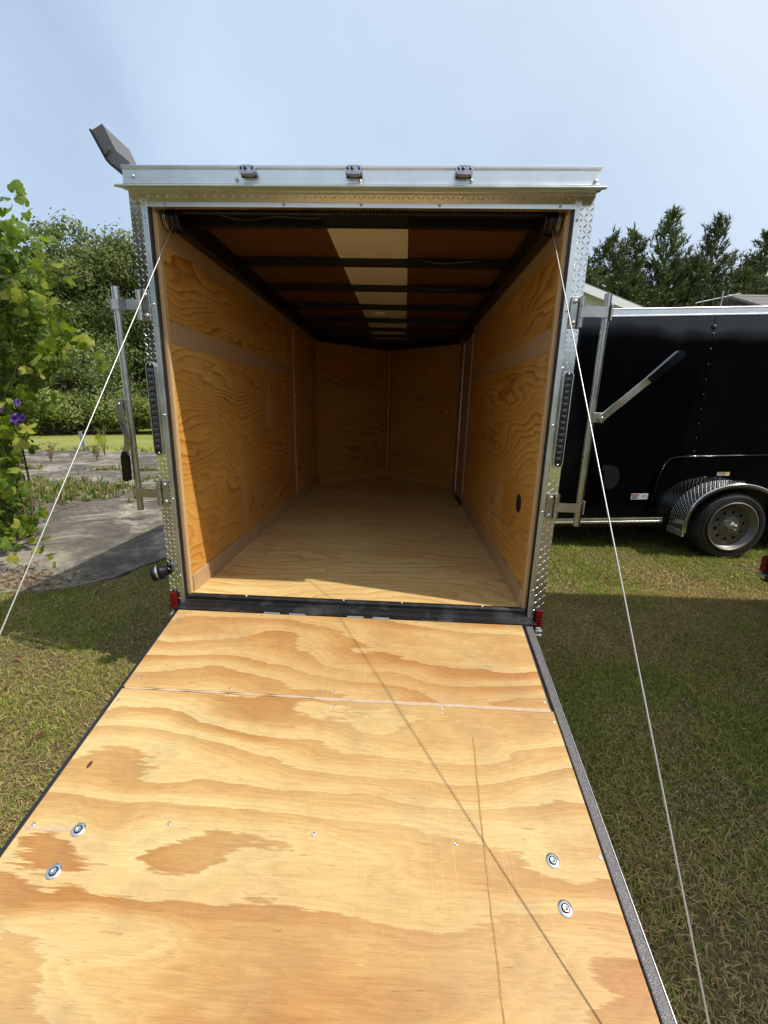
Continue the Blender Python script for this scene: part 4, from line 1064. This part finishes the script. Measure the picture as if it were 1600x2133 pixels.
def pine_mesh(seed, H_, w, base, n_whorl=24, per=9, cols=[(0.040, 0.060, 0.022), (0.135, 0.165, 0.048)]):
    """conifer: whorled limbs carrying upturned needle tufts"""
    rng = np.random.default_rng(seed); tufts = []; tr = MB(); tr.tube([(0, 0, -.2), (.05, 0, H_ * .5), (0, 0, H_)], .17, 8, True, .015)
    for i in range(n_whorl):
        f = i / (n_whorl - 1); z = base + (H_ * .97 - base) * f
        Lr = w * 1.42 * (1 - f) ** .74 * (.75 + .45 * rng.random()) + .18
        for k in range(per):
            a = rng.random() * 6.283; l = Lr * (.6 + .55 * rng.random())
            e = np.array([math.cos(a) * l, math.sin(a) * l, z + l * (.25 + .35 * f) + .12 * rng.normal()])
            s = np.array([0, 0, z])
            if k % 2 == 0: tr.tube([s, s + (e - s) * .5 - np.array([0, 0, .05 * l]), e], .035 * (1 - f) + .012, 4, False, .008)
            nt = max(3, int(l / .16))
            for q in range(nt):
                u_ = .22 + .78 * (q + rng.random()) / nt
                p = s + (e - s) * u_ + rng.normal(size=3) * .10
                ax = (e - s) / (np.linalg.norm(e - s) + 1e-6) * .6 + np.array([0, 0, .75]) + rng.normal(size=3) * .22
                tufts.append((p, ax / np.linalg.norm(ax)))
    for q in range(10): tufts.append((np.array([0, 0, H_ - .9 + .1 * q]) + rng.normal(size=3) * .06, np.array([0, 0, 1.]) + rng.normal(size=3) * .2))
    vs, cl = [], []
    for p, ax in tufts:
        tint = rng.random(); c0 = np.array(cols[0]) * (1 - tint) + np.array(cols[1]) * tint
        for k in range(9):
            d = ax * 1.0 + rng.normal(size=3) * .55; d /= np.linalg.norm(d); o = p + ax * rng.uniform(-.16, .22)
            sd = np.cross(d, rng.normal(size=3)); sd /= np.linalg.norm(sd); l = rng.uniform(.18, .36)
            vs += [o - sd * .034, o + sd * .034, o + d * l]; cl += [c0 * .85, c0 * .85, c0 * 1.15]
    vs = np.array(vs); return np_mesh('crown', vs, np.arange(len(vs)).reshape(-1, 3), np.array(cl), MT['needle']), tr

def plant(meshes, name, label, cat, loc, sc=1.0, rz=0.0, group=None, crown='crown'):
    t = thing(name, label, cat, loc, (0, 0, rz), group); t.scale = (sc if isinstance(sc, tuple) else (sc,) * 3)
    me, tr = meshes
    link(crown, me, t)
    if isinstance(tr, MB): tr = tr.build('trunk', MT['bark'], t); return t, tr
    o = tr.copy(); COL.objects.link(o); o.parent = t
    return t, o

def stand(meshes, name, cat, group, items):
    tr = meshes[1]
    for label, loc, sc, rz in items:
        t, tr = plant((meshes[0], tr), name, label, cat, loc, sc, rz, group)
pines = [pine_mesh(11, 11.5, 2.5, 1.0), pine_mesh(12, 12.5, 2.3, 1.6), pine_mesh(13, 10.5, 2.6, .7)]
RG = 'pines beyond the houses'
stand(pines[1], 'pine_tree', 'tree', RG, [
    ('tallest pointed pine near the middle of the pine row above the black trailer', (14.6, 25.0, 0), (1, 1, 1.0), 0.4),
    ('pointed pine with twin tops right of the tallest pine above the black trailer', (17.3, 25.2, 0), (1, 1, .985), 2.1),
    ('pine cut by the right edge of the photo above the grey roof', (20.4, 25.5, 0), (1.1, 1.1, .94), 4.0)])
stand(pines[0], 'pine_tree', 'tree', RG, [
    ('dense broad pine just right of the open trailer above the white gable', (11.6, 25.0, 0), (1.05, 1.05, .98), 1.0),
    ('pine between the broad pine and the tallest pine above the black trailer', (13.1, 26.0, 0), (1, 1, 1.03), 3.3),
    ('lower pine behind the tv antenna', (16.0, 24.2, 0), (1.1, 1.1, .86), 5.0)])
stand(pines[2], 'pine_tree', 'tree', RG, [
    ('short bushy pine beside the open trailer corner post behind the gable', (9.7, 24.0, 0), (1.2, 1.2, .93), 2.0),
    ('short bushy pine in the dip left of the right edge pine', (18.8, 24.5, 0), (1.15, 1.15, .90), 0.9),
    ('bushy pine hidden mostly behind the gable roof and its neighbours', (12.4, 23.5, 0), (1.15, 1.15, .84), 4.2)])

stand(pines[0], 'pine_tree', 'tree', RG, [('dark pine in the back row behind the dense broad pine next to the open trailer', (11.3, 28.5, 0), (1.2, 1.2, .95), 1.1), ('dark pine in the back row directly behind the tallest pointed pine', (14.6, 29.0, 0), (1.2, 1.2, .97), 2.4), ('dark pine in the back row between the twin topped pine and the right edge', (18.2, 29.0, 0), (1.2, 1.2, .98), 3.9), ('dark pine in the back row at the right edge of the photo', (21.5, 28.0, 0), (1.2, 1.2, .97), 5.2), ('low dark pine in the back row in the gap left of the twin topped pine', (16.4, 27.0, 0), (1.2, 1.2, .92), .2), ('low dark pine in the back row in the gap left of the tallest pointed pine', (13.2, 27.6, 0), (1.2, 1.2, .93), 4.6)])
dec1 = decid_mesh(21, 3.3, 2.2, 8.6, 1.0, 20000, .095, G2)
dec2 = decid_mesh(22, 2.9, 1.4, 6.6, .9, 17000, .095, G1)
bush1 = decid_mesh(23, 2.6, .7, 3.9, .8, 17000, .07, G3)
bush2 = decid_mesh(24, 1.7, .4, 1.5, .5, 11000, .06, [(0.09, 0.13, 0.025), (0.26, 0.31, 0.07)])
tallp = decid_mesh(25, 2.3, 5.5, 10.6, .8, 15000, .10, GP)
LG = 'trees beyond the far lawn'
stand(tallp, 'pine_tree', 'tree', LG, [
    ('tall dark round topped pine behind the grape vine at the left', (-20.6, 25.0, 0), (1.15, 1.15, 1.08), 0.0),
    ('dark pine behind the left edge of the grape vine', (-25.5, 24.0, 0), (1.2, 1.2, 1.02), 2.0)])
stand(dec1, 'broadleaf_tree', 'tree', LG, [
    ('leafy tree with rounded top left of the open lock bar', (-18.3, 26.0, 0), (1.1, 1.1, 1.2), 1.0),
    ('leafy tree with rounded top just behind the raised left lock bar', (-16.0, 27.0, 0), (1.1, 1.1, 1.22), 3.0),
    ('leafy tree filling the gap under the tall dark pine', (-20.5, 23.5, 0), (1.0, 1.0, .98), 4.4),
    ('leafy tree hidden partly by the vine at the left edge', (-24.5, 22.0, 0), (1.0, 1.0, 1.0), 5.4)])
stand(dec2, 'broadleaf_tree', 'tree', LG, [
    ('dark shaded tree under the left lock bar above the pale bush', (-17.2, 23.0, 0), (1.0, 1.0, 1.0), .3),
    ('dark shaded tree right of the left lock bar beside the corner post', (-14.8, 24.2, 0), (1.0, 1.0, 1.05), 2.2),
    ('dark shaded tree behind the vine and the pale bush', (-20.2, 20.6, 0), (1.0, 1.0, .95), 4.1),
    ('dark shaded tree mostly hidden by the open trailer corner', (-12.2, 25.0, 0), (1.1, 1.1, 1.3), 5.1)])
thin_pine = pine_mesh(14, 11.4, 1.9, 1.2)
stand(thin_pine, 'pine_tree', 'tree', LG, [
    ('slim feathery pine beside the corner post at the left of the trailer', (-15.0, 25.5, 0), 1.0, 1.0)])
BG = 'bushes along the far lawn edge'
stand(bush1, 'large_bush', 'bush', BG, [
    ('large pale willow like bush below the trees left of the white cable', (-16.4, 18.8, 0), (1.15, 1.15, 1.12), 0.5),
    ('large pale bush behind the grape vine at far left', (-20.3, 17.2, 0), (1.1, 1.1, 1.0), 2.5)])
stand(bush2, 'low_bush', 'bush', BG, [
    ('low dark rounded bush at the lawn edge left of the cable', (-15.9, 16.7, 0), (1.2, 1.2, 1.15), 0.0),
    ('low yellow green bush at the lawn edge under the lock bar handle', (-13.3, 18.6, 0), (1.1, 1.1, 1.05), 1.4),
    ('low yellow green bush beside the trailer corner post', (-11.6, 20.0, 0), (1.1, 1.1, 1.15), 2.9),
    ('low rounded bush behind the vine at the lawn edge', (-18.2, 15.2, 0), (1.2, 1.2, 1.2), 4.0),
    ('low bush where the cable crosses the lawn edge', (-14.6, 17.6, 0), (1.0, 1.0, 1.1), 5.2)])
# far wood behind everything, plus an added band behind the camera
rng = np.random.default_rng(31); cs, rs = [], []
for k in range(210):
    x = rng.uniform(-52, 46); y = 36 + .05 * abs(x) + rng.uniform(-2.5, 4)
    hmax = 7.5 if -9 < x < 6 else (11.2 if x >= 6 else 9.5)
    cs.append((x, y, rng.uniform(.8, hmax))); rs.append(rng.uniform(1.6, 2.6))
for k in range(210):  # unseen band behind the camera, heights shaped for reflections and skylight
    x = rng.uniform(-20, 16); tall = 10.0 if x < -6.5 else (3.6 if x > 3 else 1.8)
    cs.append((x, -15 + rng.uniform(-2.0, 1.0), rng.uniform(.6, tall))); rs.append(rng.uniform(1.1, 1.7) if tall > 5 else rng.uniform(.8, 1.2))
wd = link('woods', leaf_cloud('woods', cs, rs, 110000, .30, [(0.040, 0.062, 0.022), (0.130, 0.160, 0.048)], MT['tree_leaf'], seed=32))
tag(wd, 'dark wood surrounding the yard, seen far behind the trees and houses, plus an unseen band behind the camera shaped for reflections', 'woods', kind='stuff')
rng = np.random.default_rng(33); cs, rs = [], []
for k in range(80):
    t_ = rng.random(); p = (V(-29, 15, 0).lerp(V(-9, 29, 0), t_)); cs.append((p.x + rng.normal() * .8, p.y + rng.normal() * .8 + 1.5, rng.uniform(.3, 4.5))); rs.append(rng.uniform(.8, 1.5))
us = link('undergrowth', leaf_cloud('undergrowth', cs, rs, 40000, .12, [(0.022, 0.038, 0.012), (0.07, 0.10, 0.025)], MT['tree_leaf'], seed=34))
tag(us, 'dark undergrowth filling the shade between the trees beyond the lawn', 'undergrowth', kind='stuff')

# ------------------------------------------------------------------ grape vine at the left
VN = thing('grape_vine', 'grape vine with big bright green leaves and purple flowers hanging at the left edge', 'vine', (-3.6, 1.6, 0))
def leaf_mesh(seed):
    rng = random.Random(seed); n = 22; vs = [(0, 0.0, 0)]; fs = []
    for k in range(n + 1):
        a = math.pi * (-.5 + .07) + (2 * math.pi - .14 * math.pi) * k / n          # gap at the stalk
        lob = 1 + .16 * math.cos(3 * (a - math.pi / 2)) + (.075 if k % 2 else -.06) + rng.uniform(-.04, .04)
        r = .5 * lob * (1.0 if math.sin(a) > -.3 else .88)
        x, y = r * math.cos(a), r * math.sin(a) + .06
        vs.append((x, y, -.42 * (x * x + y * y) + .05 * math.sin(3 * a + seed) + rng.uniform(-.02, .02) - .12 * abs(x)))
    fs = [(0, k, k + 1) for k in range(1, n + 1)]
    vs += [(-.012, -.02, 0), (.012, -.02, 0), (.012, -.55, -.16), (-.012, -.55, -.16)]; b = len(vs) - 4
    fs.append((b, b + 1, b + 2, b + 3))
    me = bpy.data.meshes.new('leaf'); me.from_pydata(vs, [], fs); me.materials.append(MT['vine_leaf'])
    for p in me.polygons: p.use_smooth = True
    return me
LM = [leaf_mesh(s) for s in range(8)]
prof_z = [0.0, .25, .45, .8, 1.1, 1.4, 1.6, 1.75, 1.85, 1.95, 2.05, 2.2, 2.4, 2.6, 2.8, 2.95, 3.08, 3.2]
prof_x = [-3.22, -3.18, -3.35, -3.36, -3.22, -3.05, -3.02, -2.95, -2.80, -2.62, -2.60, -2.72, -2.74, -2.76, -2.72, -2.72, -2.82, -3.05]
rl = random.Random(5)
def vine_spot(depth=None):
    z = rl.uniform(.12, 3.12); y = rl.uniform(1.2, 2.1) if depth is None else depth
    xm = float(np.interp(z, prof_z, prof_x)) - .88 * (y - 1.5)
    return xm - abs(rl.gauss(0, .25)) - .01, y, z
spots = []
for k in range(250):
    x, y, z = vine_spot()
    if .30 < z < .55 and rl.random() < .5: continue
    spots.append((x, y, z))
# the long shoot that reaches out to the right
shoot = [V(-3.0, 1.45, 2.45), V(-2.85, 1.45, 2.35), V(-2.70, 1.47, 2.22), V(-2.60, 1.48, 2.12), V(-2.48, 1.5, 2.02), V(-2.38, 1.5, 1.93), V(-2.24, 1.5, 1.83)]
for p in shoot[:-1]:
    for q in range(4): spots.append((p.x + rl.uniform(-.07, .07), p.y + rl.uniform(-.08, .05), p.z + rl.uniform(-.09, .05)))
spots += [(-2.60, 1.45, 2.62), (-2.47, 1.45, 2.47), (-2.53, 1.47, 2.53), (-2.78, 1.45, 3.06), (-2.66, 1.45, 2.78), (-2.95, 1.3, .16), (-2.88, 1.25, .10), (-3.02, 1.3, .24), (-2.55, 1.5, 1.12), (-2.48, 1.5, 1.22)]
for i, (x, y, z) in enumerate(spots[:299]):
    o = link('leaf', LM[i % 8], VN); s = rl.choice((.075, .09, .10, .12)) * rl.uniform(.85, 1.12)
    o.location = (x + 3.6, y - 1.6, z)
    o.rotation_euler = (R(rl.uniform(15, 115)), R(rl.uniform(-50, 50)), R(rl.uniform(-80, 95)))
    if rl.random() < .5: o.rotation_euler.y += math.pi * rl.choice((0, 1, .5, -.5))
    o.scale = (s, s, s * rl.uniform(.8, 1.6))
rng = np.random.default_rng(41)
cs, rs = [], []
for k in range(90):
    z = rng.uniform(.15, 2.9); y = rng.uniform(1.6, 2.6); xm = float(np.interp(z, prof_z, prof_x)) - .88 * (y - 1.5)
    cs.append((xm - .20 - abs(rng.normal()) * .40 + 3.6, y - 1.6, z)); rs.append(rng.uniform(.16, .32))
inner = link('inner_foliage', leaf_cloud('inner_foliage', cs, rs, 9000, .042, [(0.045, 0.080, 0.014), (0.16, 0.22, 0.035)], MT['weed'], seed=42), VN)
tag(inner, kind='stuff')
LV, LF = [], []
for k in range(520):
    x, y, z = vine_spot(); y += rl.uniform(.0, .55); x -= .88 * .25 + abs(rl.gauss(0, .18)); me = LM[k % 8]; sc_ = rl.uniform(.065, .115)
    E_ = Matrix.Translation(V(x + 3.6, y - 1.6, z)) @ Matrix.Rotation(rl.uniform(-1.6, 1.8), 4, 'Z') @ Matrix.Rotation(rl.uniform(-.9, .9), 4, 'Y') @ Matrix.Rotation(rl.uniform(.2, 2.0), 4, 'X') @ Matrix.Scale(sc_, 4)
    b_ = len(LV); LV += [tuple(E_ @ v.co) for v in me.vertices]; LF += [tuple(i + b_ for i in p.vertices) for p in me.polygons]
lm_ = bpy.data.meshes.new('back_leaves'); lm_.from_pydata(LV, [], LF); lm_.materials.append(MT['vine_back'])
tag(link('back_leaves', lm_, VN), kind='stuff')
sm = MB()
for k in range(9):
    z0 = rl.uniform(.0, .4); z1 = rl.uniform(1.6, 3.0); y = rl.uniform(1.4, 2.2)
    x0 = float(np.interp(z0, prof_z, prof_x)) - .75; x1 = float(np.interp(z1, prof_z, prof_x)) - .5 - .88 * (y - 1.5)
    pts = [V(x0 + (x1 - x0) * t + .1 * math.sin(4 * t + k) + 3.6, y - 1.6 + .06 * math.sin(3 * t + 2 * k), z0 + (z1 - z0) * t) for t in [j / 8 for j in range(9)]]
    sm.tube(pts, .012, 6, True, .004)
sm.tube([p + V(3.6, -1.6, 0) for p in shoot] + [V(-2.12 + 3.6, -.1, 1.74), V(-2.02 + 3.6, -.1, 1.70)], .006, 6, True, .0015)
sm.tube([V(-2.75 + 3.6, -.12, 1.08), V(-2.62 + 3.6, -.1, 1.14), V(-2.50 + 3.6, -.1, 1.08)], .005, 5, True, .002)
sm.tube([V(-3.3 + 3.6, -.3, .10), V(-2.9 + 3.6, -.5, .07), V(-2.6 + 3.6, -.6, .10), V(-2.42 + 3.6, -.66, .06), V(-2.4 + 3.6, -.62, .02)], .006, 5, True, .003)
sm.build('stem', MT['stem'], VN)
def flower(x, y, z, rx, rz, s):
    m = MB(); n = 5
    for k in range(n):
        a = 2 * math.pi * k / n; d = V(math.cos(a), math.sin(a), 0); e = V(-math.sin(a), math.cos(a), 0)
        m.add([V(0, 0, -.5), d * .35 - e * .22, d * .55 - e * .32 + V(0, 0, .05), d * .95 + V(0, 0, -.05), d * .55 + e * .32 + V(0, 0, .05), d * .35 + e * .22], [(0, 1, 5), (1, 2, 3, 4), (1, 4, 5)])
    o = m.build('flower', MT['purple'], VN); o.location = (x + 3.6, y - 1.6, z); o.rotation_euler = (R(rx), 0, R(rz)); o.scale = (s,) * 3
flower(-3.10, 1.36, 1.395, 70, 30, .058); flower(-3.02, 1.36, 1.40, 85, -20, .055); flower(-3.10, 1.42, 1.53, 60, 10, .042); flower(-3.25, 1.42, 1.47, 60, -30, .045)

# ------------------------------------------------------------------ weeds and litter along the slab joints
def tuft_cloud(pts, nper, lmin, lmax, wid, cols, seed, lean=.6):
    rng = np.random.default_rng(seed); pts = np.array(pts, float); n = len(pts) * nper
    p = np.repeat(pts, nper, 0); p[:, :2] += rng.normal(size=(n, 2)) * .035
    a = rng.random(n) * 6.283; l = rng.uniform(lmin, lmax, n); ln = rng.random(n) * lean + .1
    d = np.stack([np.cos(a) * ln, np.sin(a) * ln, np.ones(n)], 1); d /= np.linalg.norm(d, axis=1)[:, None]
    sd = np.stack([-np.sin(a), np.cos(a), np.zeros(n)], 1) * (wid * (.6 + .8 * rng.random(n)))[:, None]
    mid = p + d * (l * .5)[:, None]; dr = d.copy(); dr[:, 2] -= .7 * ln; tip = mid + dr / np.linalg.norm(dr, axis=1)[:, None] * (l * .5)[:, None]
    v = np.stack([p - sd * .5, p + sd * .5, mid + sd, mid - sd, tip], 1).reshape(-1, 3)
    i = np.arange(n)[:, None] * 5
    f = np.concatenate([i + np.array([[0, 1, 2]]), i + np.array([[0, 2, 3]]), i + np.array([[3, 2, 4]])], 0)
    cols = np.array(cols); c = cols[rng.integers(0, len(cols), n)] * (.75 + .5 * rng.random((n, 1)))
    return v, f, np.repeat(c, 5, 0)
def todrive(x, y):
    c_, s_ = math.cos(R(6)), math.sin(R(6)); return (-2.0 + x * c_ - y * s_, .9 + x * s_ + y * c_, .02)
rng = np.random.default_rng(51); P = []
for x in np.arange(-9.5, -1.0, .035): P.append(todrive(x, 6.62 + rng.normal() * .07)) if math.sin(x * 1.9 + 1) + math.sin(x * 4.3) + rng.normal() * .4 > .35 else None
for x in np.arange(-7, -2.2, .03): P.append(todrive(x, 3.44 + abs(rng.normal()) * .26)) if math.sin(x * 2.7) + math.sin(x * 5.9) + rng.normal() * .4 > -.1 else None
for k in range(150): P.append(todrive(rng.uniform(-6.5, -2.7), rng.uniform(3.3, 4.6)))
for k in range(80): P.append(todrive(rng.uniform(-9, -4.2), rng.uniform(5.0, 5.6)))
for k in range(170): P.append(todrive(rng.uniform(-14, 0), 10.4 + abs(rng.normal()) * .5))
for y in np.arange(3.4, 10, .05): P.append(todrive(-2.35 + rng.normal() * .03, y)) if rng.random() < .4 else None
for k in range(260): P.append((rng.normal(-5.9, .8), rng.normal(4.75, .45), .02))
v, f, c = tuft_cloud(P, 9, .05, .16, .012, [(0.12, 0.19, 0.03), (0.16, 0.22, 0.04), (0.28, 0.21, 0.10), (0.09, 0.14, 0.03), (0.33, 0.26, 0.13)], 52, 1.2)
tag(link('weeds', np_mesh('weeds', v, f, c, MT['weed'])), 'low green and dry weeds growing along the joints of the old concrete', 'weeds', kind='stuff')
LP = []
for k in range(2600):
    if k < 1700: x, y = todrive(rng.normal(-3.6, 1.0), rng.normal(3.05, .25))[:2]
    else: x, y = rng.normal(-3.1, .35), rng.normal(1.05, .16)
    LP.append((x, y))
LP = np.array(LP); n = len(LP); a = rng.random(n) * 6.283; s = rng.uniform(.008, .03, n)
d = np.stack([np.cos(a), np.sin(a), rng.normal(size=n) * .25], 1) * s[:, None]; e = np.stack([-np.sin(a), np.cos(a), rng.normal(size=n) * .25], 1) * (s * .35)[:, None]
c0 = np.stack([LP[:, 0], LP[:, 1], np.full(n, .032)], 1)
v = np.stack([c0 - d, c0 - e, c0 + d, c0 + e], 1).reshape(-1, 3)
cc = np.array([(0.30, 0.20, 0.10), (0.22, 0.13, 0.06), (0.36, 0.28, 0.16), (0.14, 0.09, 0.05)])[rng.integers(0, 4, n)]
tag(link('leaf_litter', np_mesh('leaf_litter', v, np.arange(4 * n).reshape(n, 4), np.repeat(cc, 4, 0), MT['weed'])), 'dry brown leaf litter scattered on the concrete below the vine', 'leaf litter', kind='stuff')
n = 230; x = rng.uniform(-3.4, 4.6, n); y = rng.uniform(-1.7, 2.4, n); ok = (np.abs(x) > 1.05) & ~((x < 0) & (y > .85)); x, y = x[ok], y[ok]; n = len(x)
a = rng.random(n) * 6.283; s = rng.uniform(.012, .032, n); zz = rng.uniform(.02, .045, n)
d = np.stack([np.cos(a), np.sin(a), rng.normal(size=n) * .35], 1) * s[:, None]; e = np.stack([-np.sin(a), np.cos(a), rng.normal(size=n) * .35], 1) * (s * .45)[:, None]
c0 = np.stack([x, y, zz], 1); up_ = np.array([0, 0, .008])
v = np.stack([c0 - d, c0 - e + up_, c0 + d, c0 + e + up_], 1).reshape(-1, 3)
cc = np.array([(0.28, 0.17, 0.08), (0.20, 0.11, 0.05), (0.34, 0.25, 0.13), (0.16, 0.05, 0.04)])[rng.integers(0, 4, n)]
tag(link('fallen_leaves', np_mesh('fallen_leaves', v, np.arange(4 * n).reshape(n, 4), np.repeat(cc, 4, 0), MT['weed'])), 'dry brown fallen leaves scattered over the lawn on both sides of the ramp', 'fallen leaves', kind='stuff')
def dry_weed(loc, h, n, seed, label):
    r_ = random.Random(seed); m = MB()
    for k in range(n):
        a = r_.random() * 6.283; l = h * r_.uniform(.6, 1.1); ln = r_.uniform(.05, .35)
        m.tube([(0, 0, 0), (math.cos(a) * ln * l * .4, math.sin(a) * ln * l * .4, l * .55), (math.cos(a) * ln * l, math.sin(a) * ln * l, l)], .006, 4, False, .002)
        for j in range(5):
            t = r_.uniform(.3, 1); p = V(math.cos(a) * ln * l * t, math.sin(a) * ln * l * t, l * t); b = r_.random() * 6.283
            q = p + V(math.cos(b), math.sin(b), .5) * .09; m.add([p - V(0, 0, .01), p + V(0, 0, .01), q], [(0, 1, 2)])
    o = m.build('dry_weed', MT['stem'] if seed % 2 else MT['weedgreen'], None); o.location = loc
    tag(o, label, 'weed', 'tall weeds on the old concrete')
MT['weedgreen'] = plain('weed_stalk', (0.13, 0.17, 0.04), 0.8, var=0.2)
dry_weed((-8.2, 9.4, .02), .80, 9, 2, 'tall upright green weed on the concrete beside the cable')
dry_weed((-7.7, 8.4, .02), .50, 10, 3, 'brown twiggy weed on the concrete just below the upright green weed')
dry_weed((-8.6, 8.0, .02), .48, 10, 5, 'brown twiggy weed left of the cable on the concrete')
dry_weed((-4.75, 4.9, .02), .16, 8, 4, 'tiny green weed alone on the pale concrete under the handle')
mk = MB(); mk.box(-.05, .05, -.02, .02, 0, .62); mk = mk.build('marker_stake', MT['antenna'], None, bevel=.01); mk.location = (-9.7, 10.6, 0); mk.rotation_euler = (0, R(-8), 0)
tag(mk, 'short grey marker stake standing at the edge of the far lawn', 'stake')

# ------------------------------------------------------------------ grass
def vnoise(x, y, seed, sc):
    rng = np.random.default_rng(seed); g_ = rng.random((128, 128)); u, w = x * sc, y * sc
    i, j = np.floor(u).astype(int), np.floor(w).astype(int); a, b = u - i, w - j; a = a * a * (3 - 2 * a); b = b * b * (3 - 2 * b)
    G_ = lambda p, q: g_[p % 128, q % 128]
    return (G_(i, j) * (1 - a) + G_(i + 1, j) * a) * (1 - b) + (G_(i, j + 1) * (1 - a) + G_(i + 1, j + 1) * a) * b
EX = np.array([todrive(x, y)[:2] for x, y in edge])
def on_grass(x, y):
    left = x < 0
    xe = np.interp(y, EX[3:, 1], EX[3:, 0]); ye = np.interp(x, EX[:6, 0], EX[:6, 1])
    jig = (vnoise(x, y, 77, 6.0) - .5) * .22 + (vnoise(x, y, 78, 1.7) - .4) * .16
    on_slab = left & (((y > .98) & (x < xe + jig - .02)) | ((x < -2.45) & (y > ye + jig + .02)))
    return ~on_slab
def grass_field(name, label, x0, x1, y0, y1, dens, lmin, lmax, wid, seed, flatten=1.0, dryb=0.0):
    rng = np.random.default_rng(seed); n = int((x1 - x0) * (y1 - y0) * dens)
    x = rng.uniform(x0, x1, n); y = rng.uniform(y0, y1, n)
    ok = on_grass(x, y)
    for wx, wy in ((3.93, 2.6),): ok &= ~((np.abs(x - wx) < .12) & (np.abs(y - wy) < .10))
    bare = vnoise(x, y, 5, 1.7) * .6 + vnoise(x, y, 6, 5.0) * .4
    ok &= rng.random(n) < np.clip(1.35 - 1.3 * np.clip(bare - .45, 0, 1) * 2, .3, 1)
    x, y, bare = x[ok], y[ok], bare[ok]; n = len(x)
    dry = dryb + vnoise(x, y, 8, 1.1) * .45 + vnoise(x, y, 9, 3.5) * .3 + bare * .25
    for bx_, by_, br_, bs_ in ((1.25, -.95, .40, .30), (1.7, -.35, .35, .12), (1.55, .62, .35, .35), (3.2, 1.65, .55, .22), (-1.9, -.2, .3, .25)): dry = dry + bs_ * np.exp(-((x - bx_) ** 2 + (y - by_) ** 2) / br_ ** 2)
    isdry = rng.random(n) < np.clip((dry - .34) * 1.9, .12, .88)
    l = rng.uniform(lmin, lmax, n) * np.where(isdry, 1.1, 1.0)
    l *= .62 + .85 * vnoise(x, y, 14, 5.5) * (.6 + .8 * vnoise(x, y, 15, 1.6))
    a = rng.random(n) * 6.283 + 1.2 * vnoise(x, y, 12, 2.5)
    ln = np.where(isdry, rng.uniform(.8, 3.2, n), rng.uniform(.25, 1.7, n)) * flatten
    d = np.stack([np.cos(a) * ln, np.sin(a) * ln, np.ones(n)], 1); d /= np.linalg.norm(d, axis=1)[:, None]
    sd = np.stack([-np.sin(a), np.cos(a), rng.normal(size=n) * .4], 1) * (wid * (.6 + .8 * rng.random(n)))[:, None]
    p = np.stack([x, y, rng.random(n) * .012 * isdry], 1)
    mid = p + d * (l * .55)[:, None]; d2 = d.copy(); d2[:, 2] -= .5 * ln * (.6 + rng.random(n)); d2[:, :2] += rng.normal(size=(n, 2)) * .25; d2 /= np.linalg.norm(d2, axis=1)[:, None]
    tip = mid + d2 * (l * .45)[:, None]; tip[:, 2] = np.maximum(tip[:, 2], .004); mid[:, 2] = np.maximum(mid[:, 2], .006)
    v = np.stack([p - sd * .4, p + sd * .4, mid + sd * .5, mid - sd * .5, tip], 1).reshape(-1, 3)
    i = np.arange(n)[:, None] * 5
    f = np.concatenate([i + np.array([[0, 1, 2]]), i + np.array([[0, 2, 3]]), i + np.array([[3, 2, 4]])], 0)
    gw = rng.random((n, 1)); green = np.array([.115, .160, .024]) * (1 - gw) + np.array([.320, .375, .066]) * gw
    dw = rng.random((n, 1)); straw = np.array([.225, .150, .068]) * (1 - dw) + np.array([.55, .415, .195]) * dw
    c = np.where(isdry[:, None], straw, green)
    o = link(name, np_mesh(name, v, f, np.repeat(c, 5, 0), MT['grass']))
    tag(o, label, 'grass', kind='stuff')
grass_field('grass', 'short patchy lawn grass right of the ramp, half in shadow', .90, 4.9, -1.75, 1.5, 20000, .018, .047, .0024, 61)
grass_field('grass', 'short sunlit lawn grass in front of the black trailer', 1.05, 6.5, 1.5, 4.6, 7000, .022, .050, .0045, 62, 1.0, -.13)
grass_field('grass', 'short patchy lawn grass left of the ramp beside the concrete', -3.6, -.85, -1.6, 1.9, 20000, .018, .047, .0024, 63)
grass_field('grass', 'lawn grass in the shade under the open trailer and its ramp', -1.05, 1.05, -1.75, 3.0, 1500, .03, .06, .005, 64)
grass_field('grass', 'mown far lawn between the old concrete and the trees', -19, -5, 10.8, 19, 380, .04, .09, .016, 65, .6)
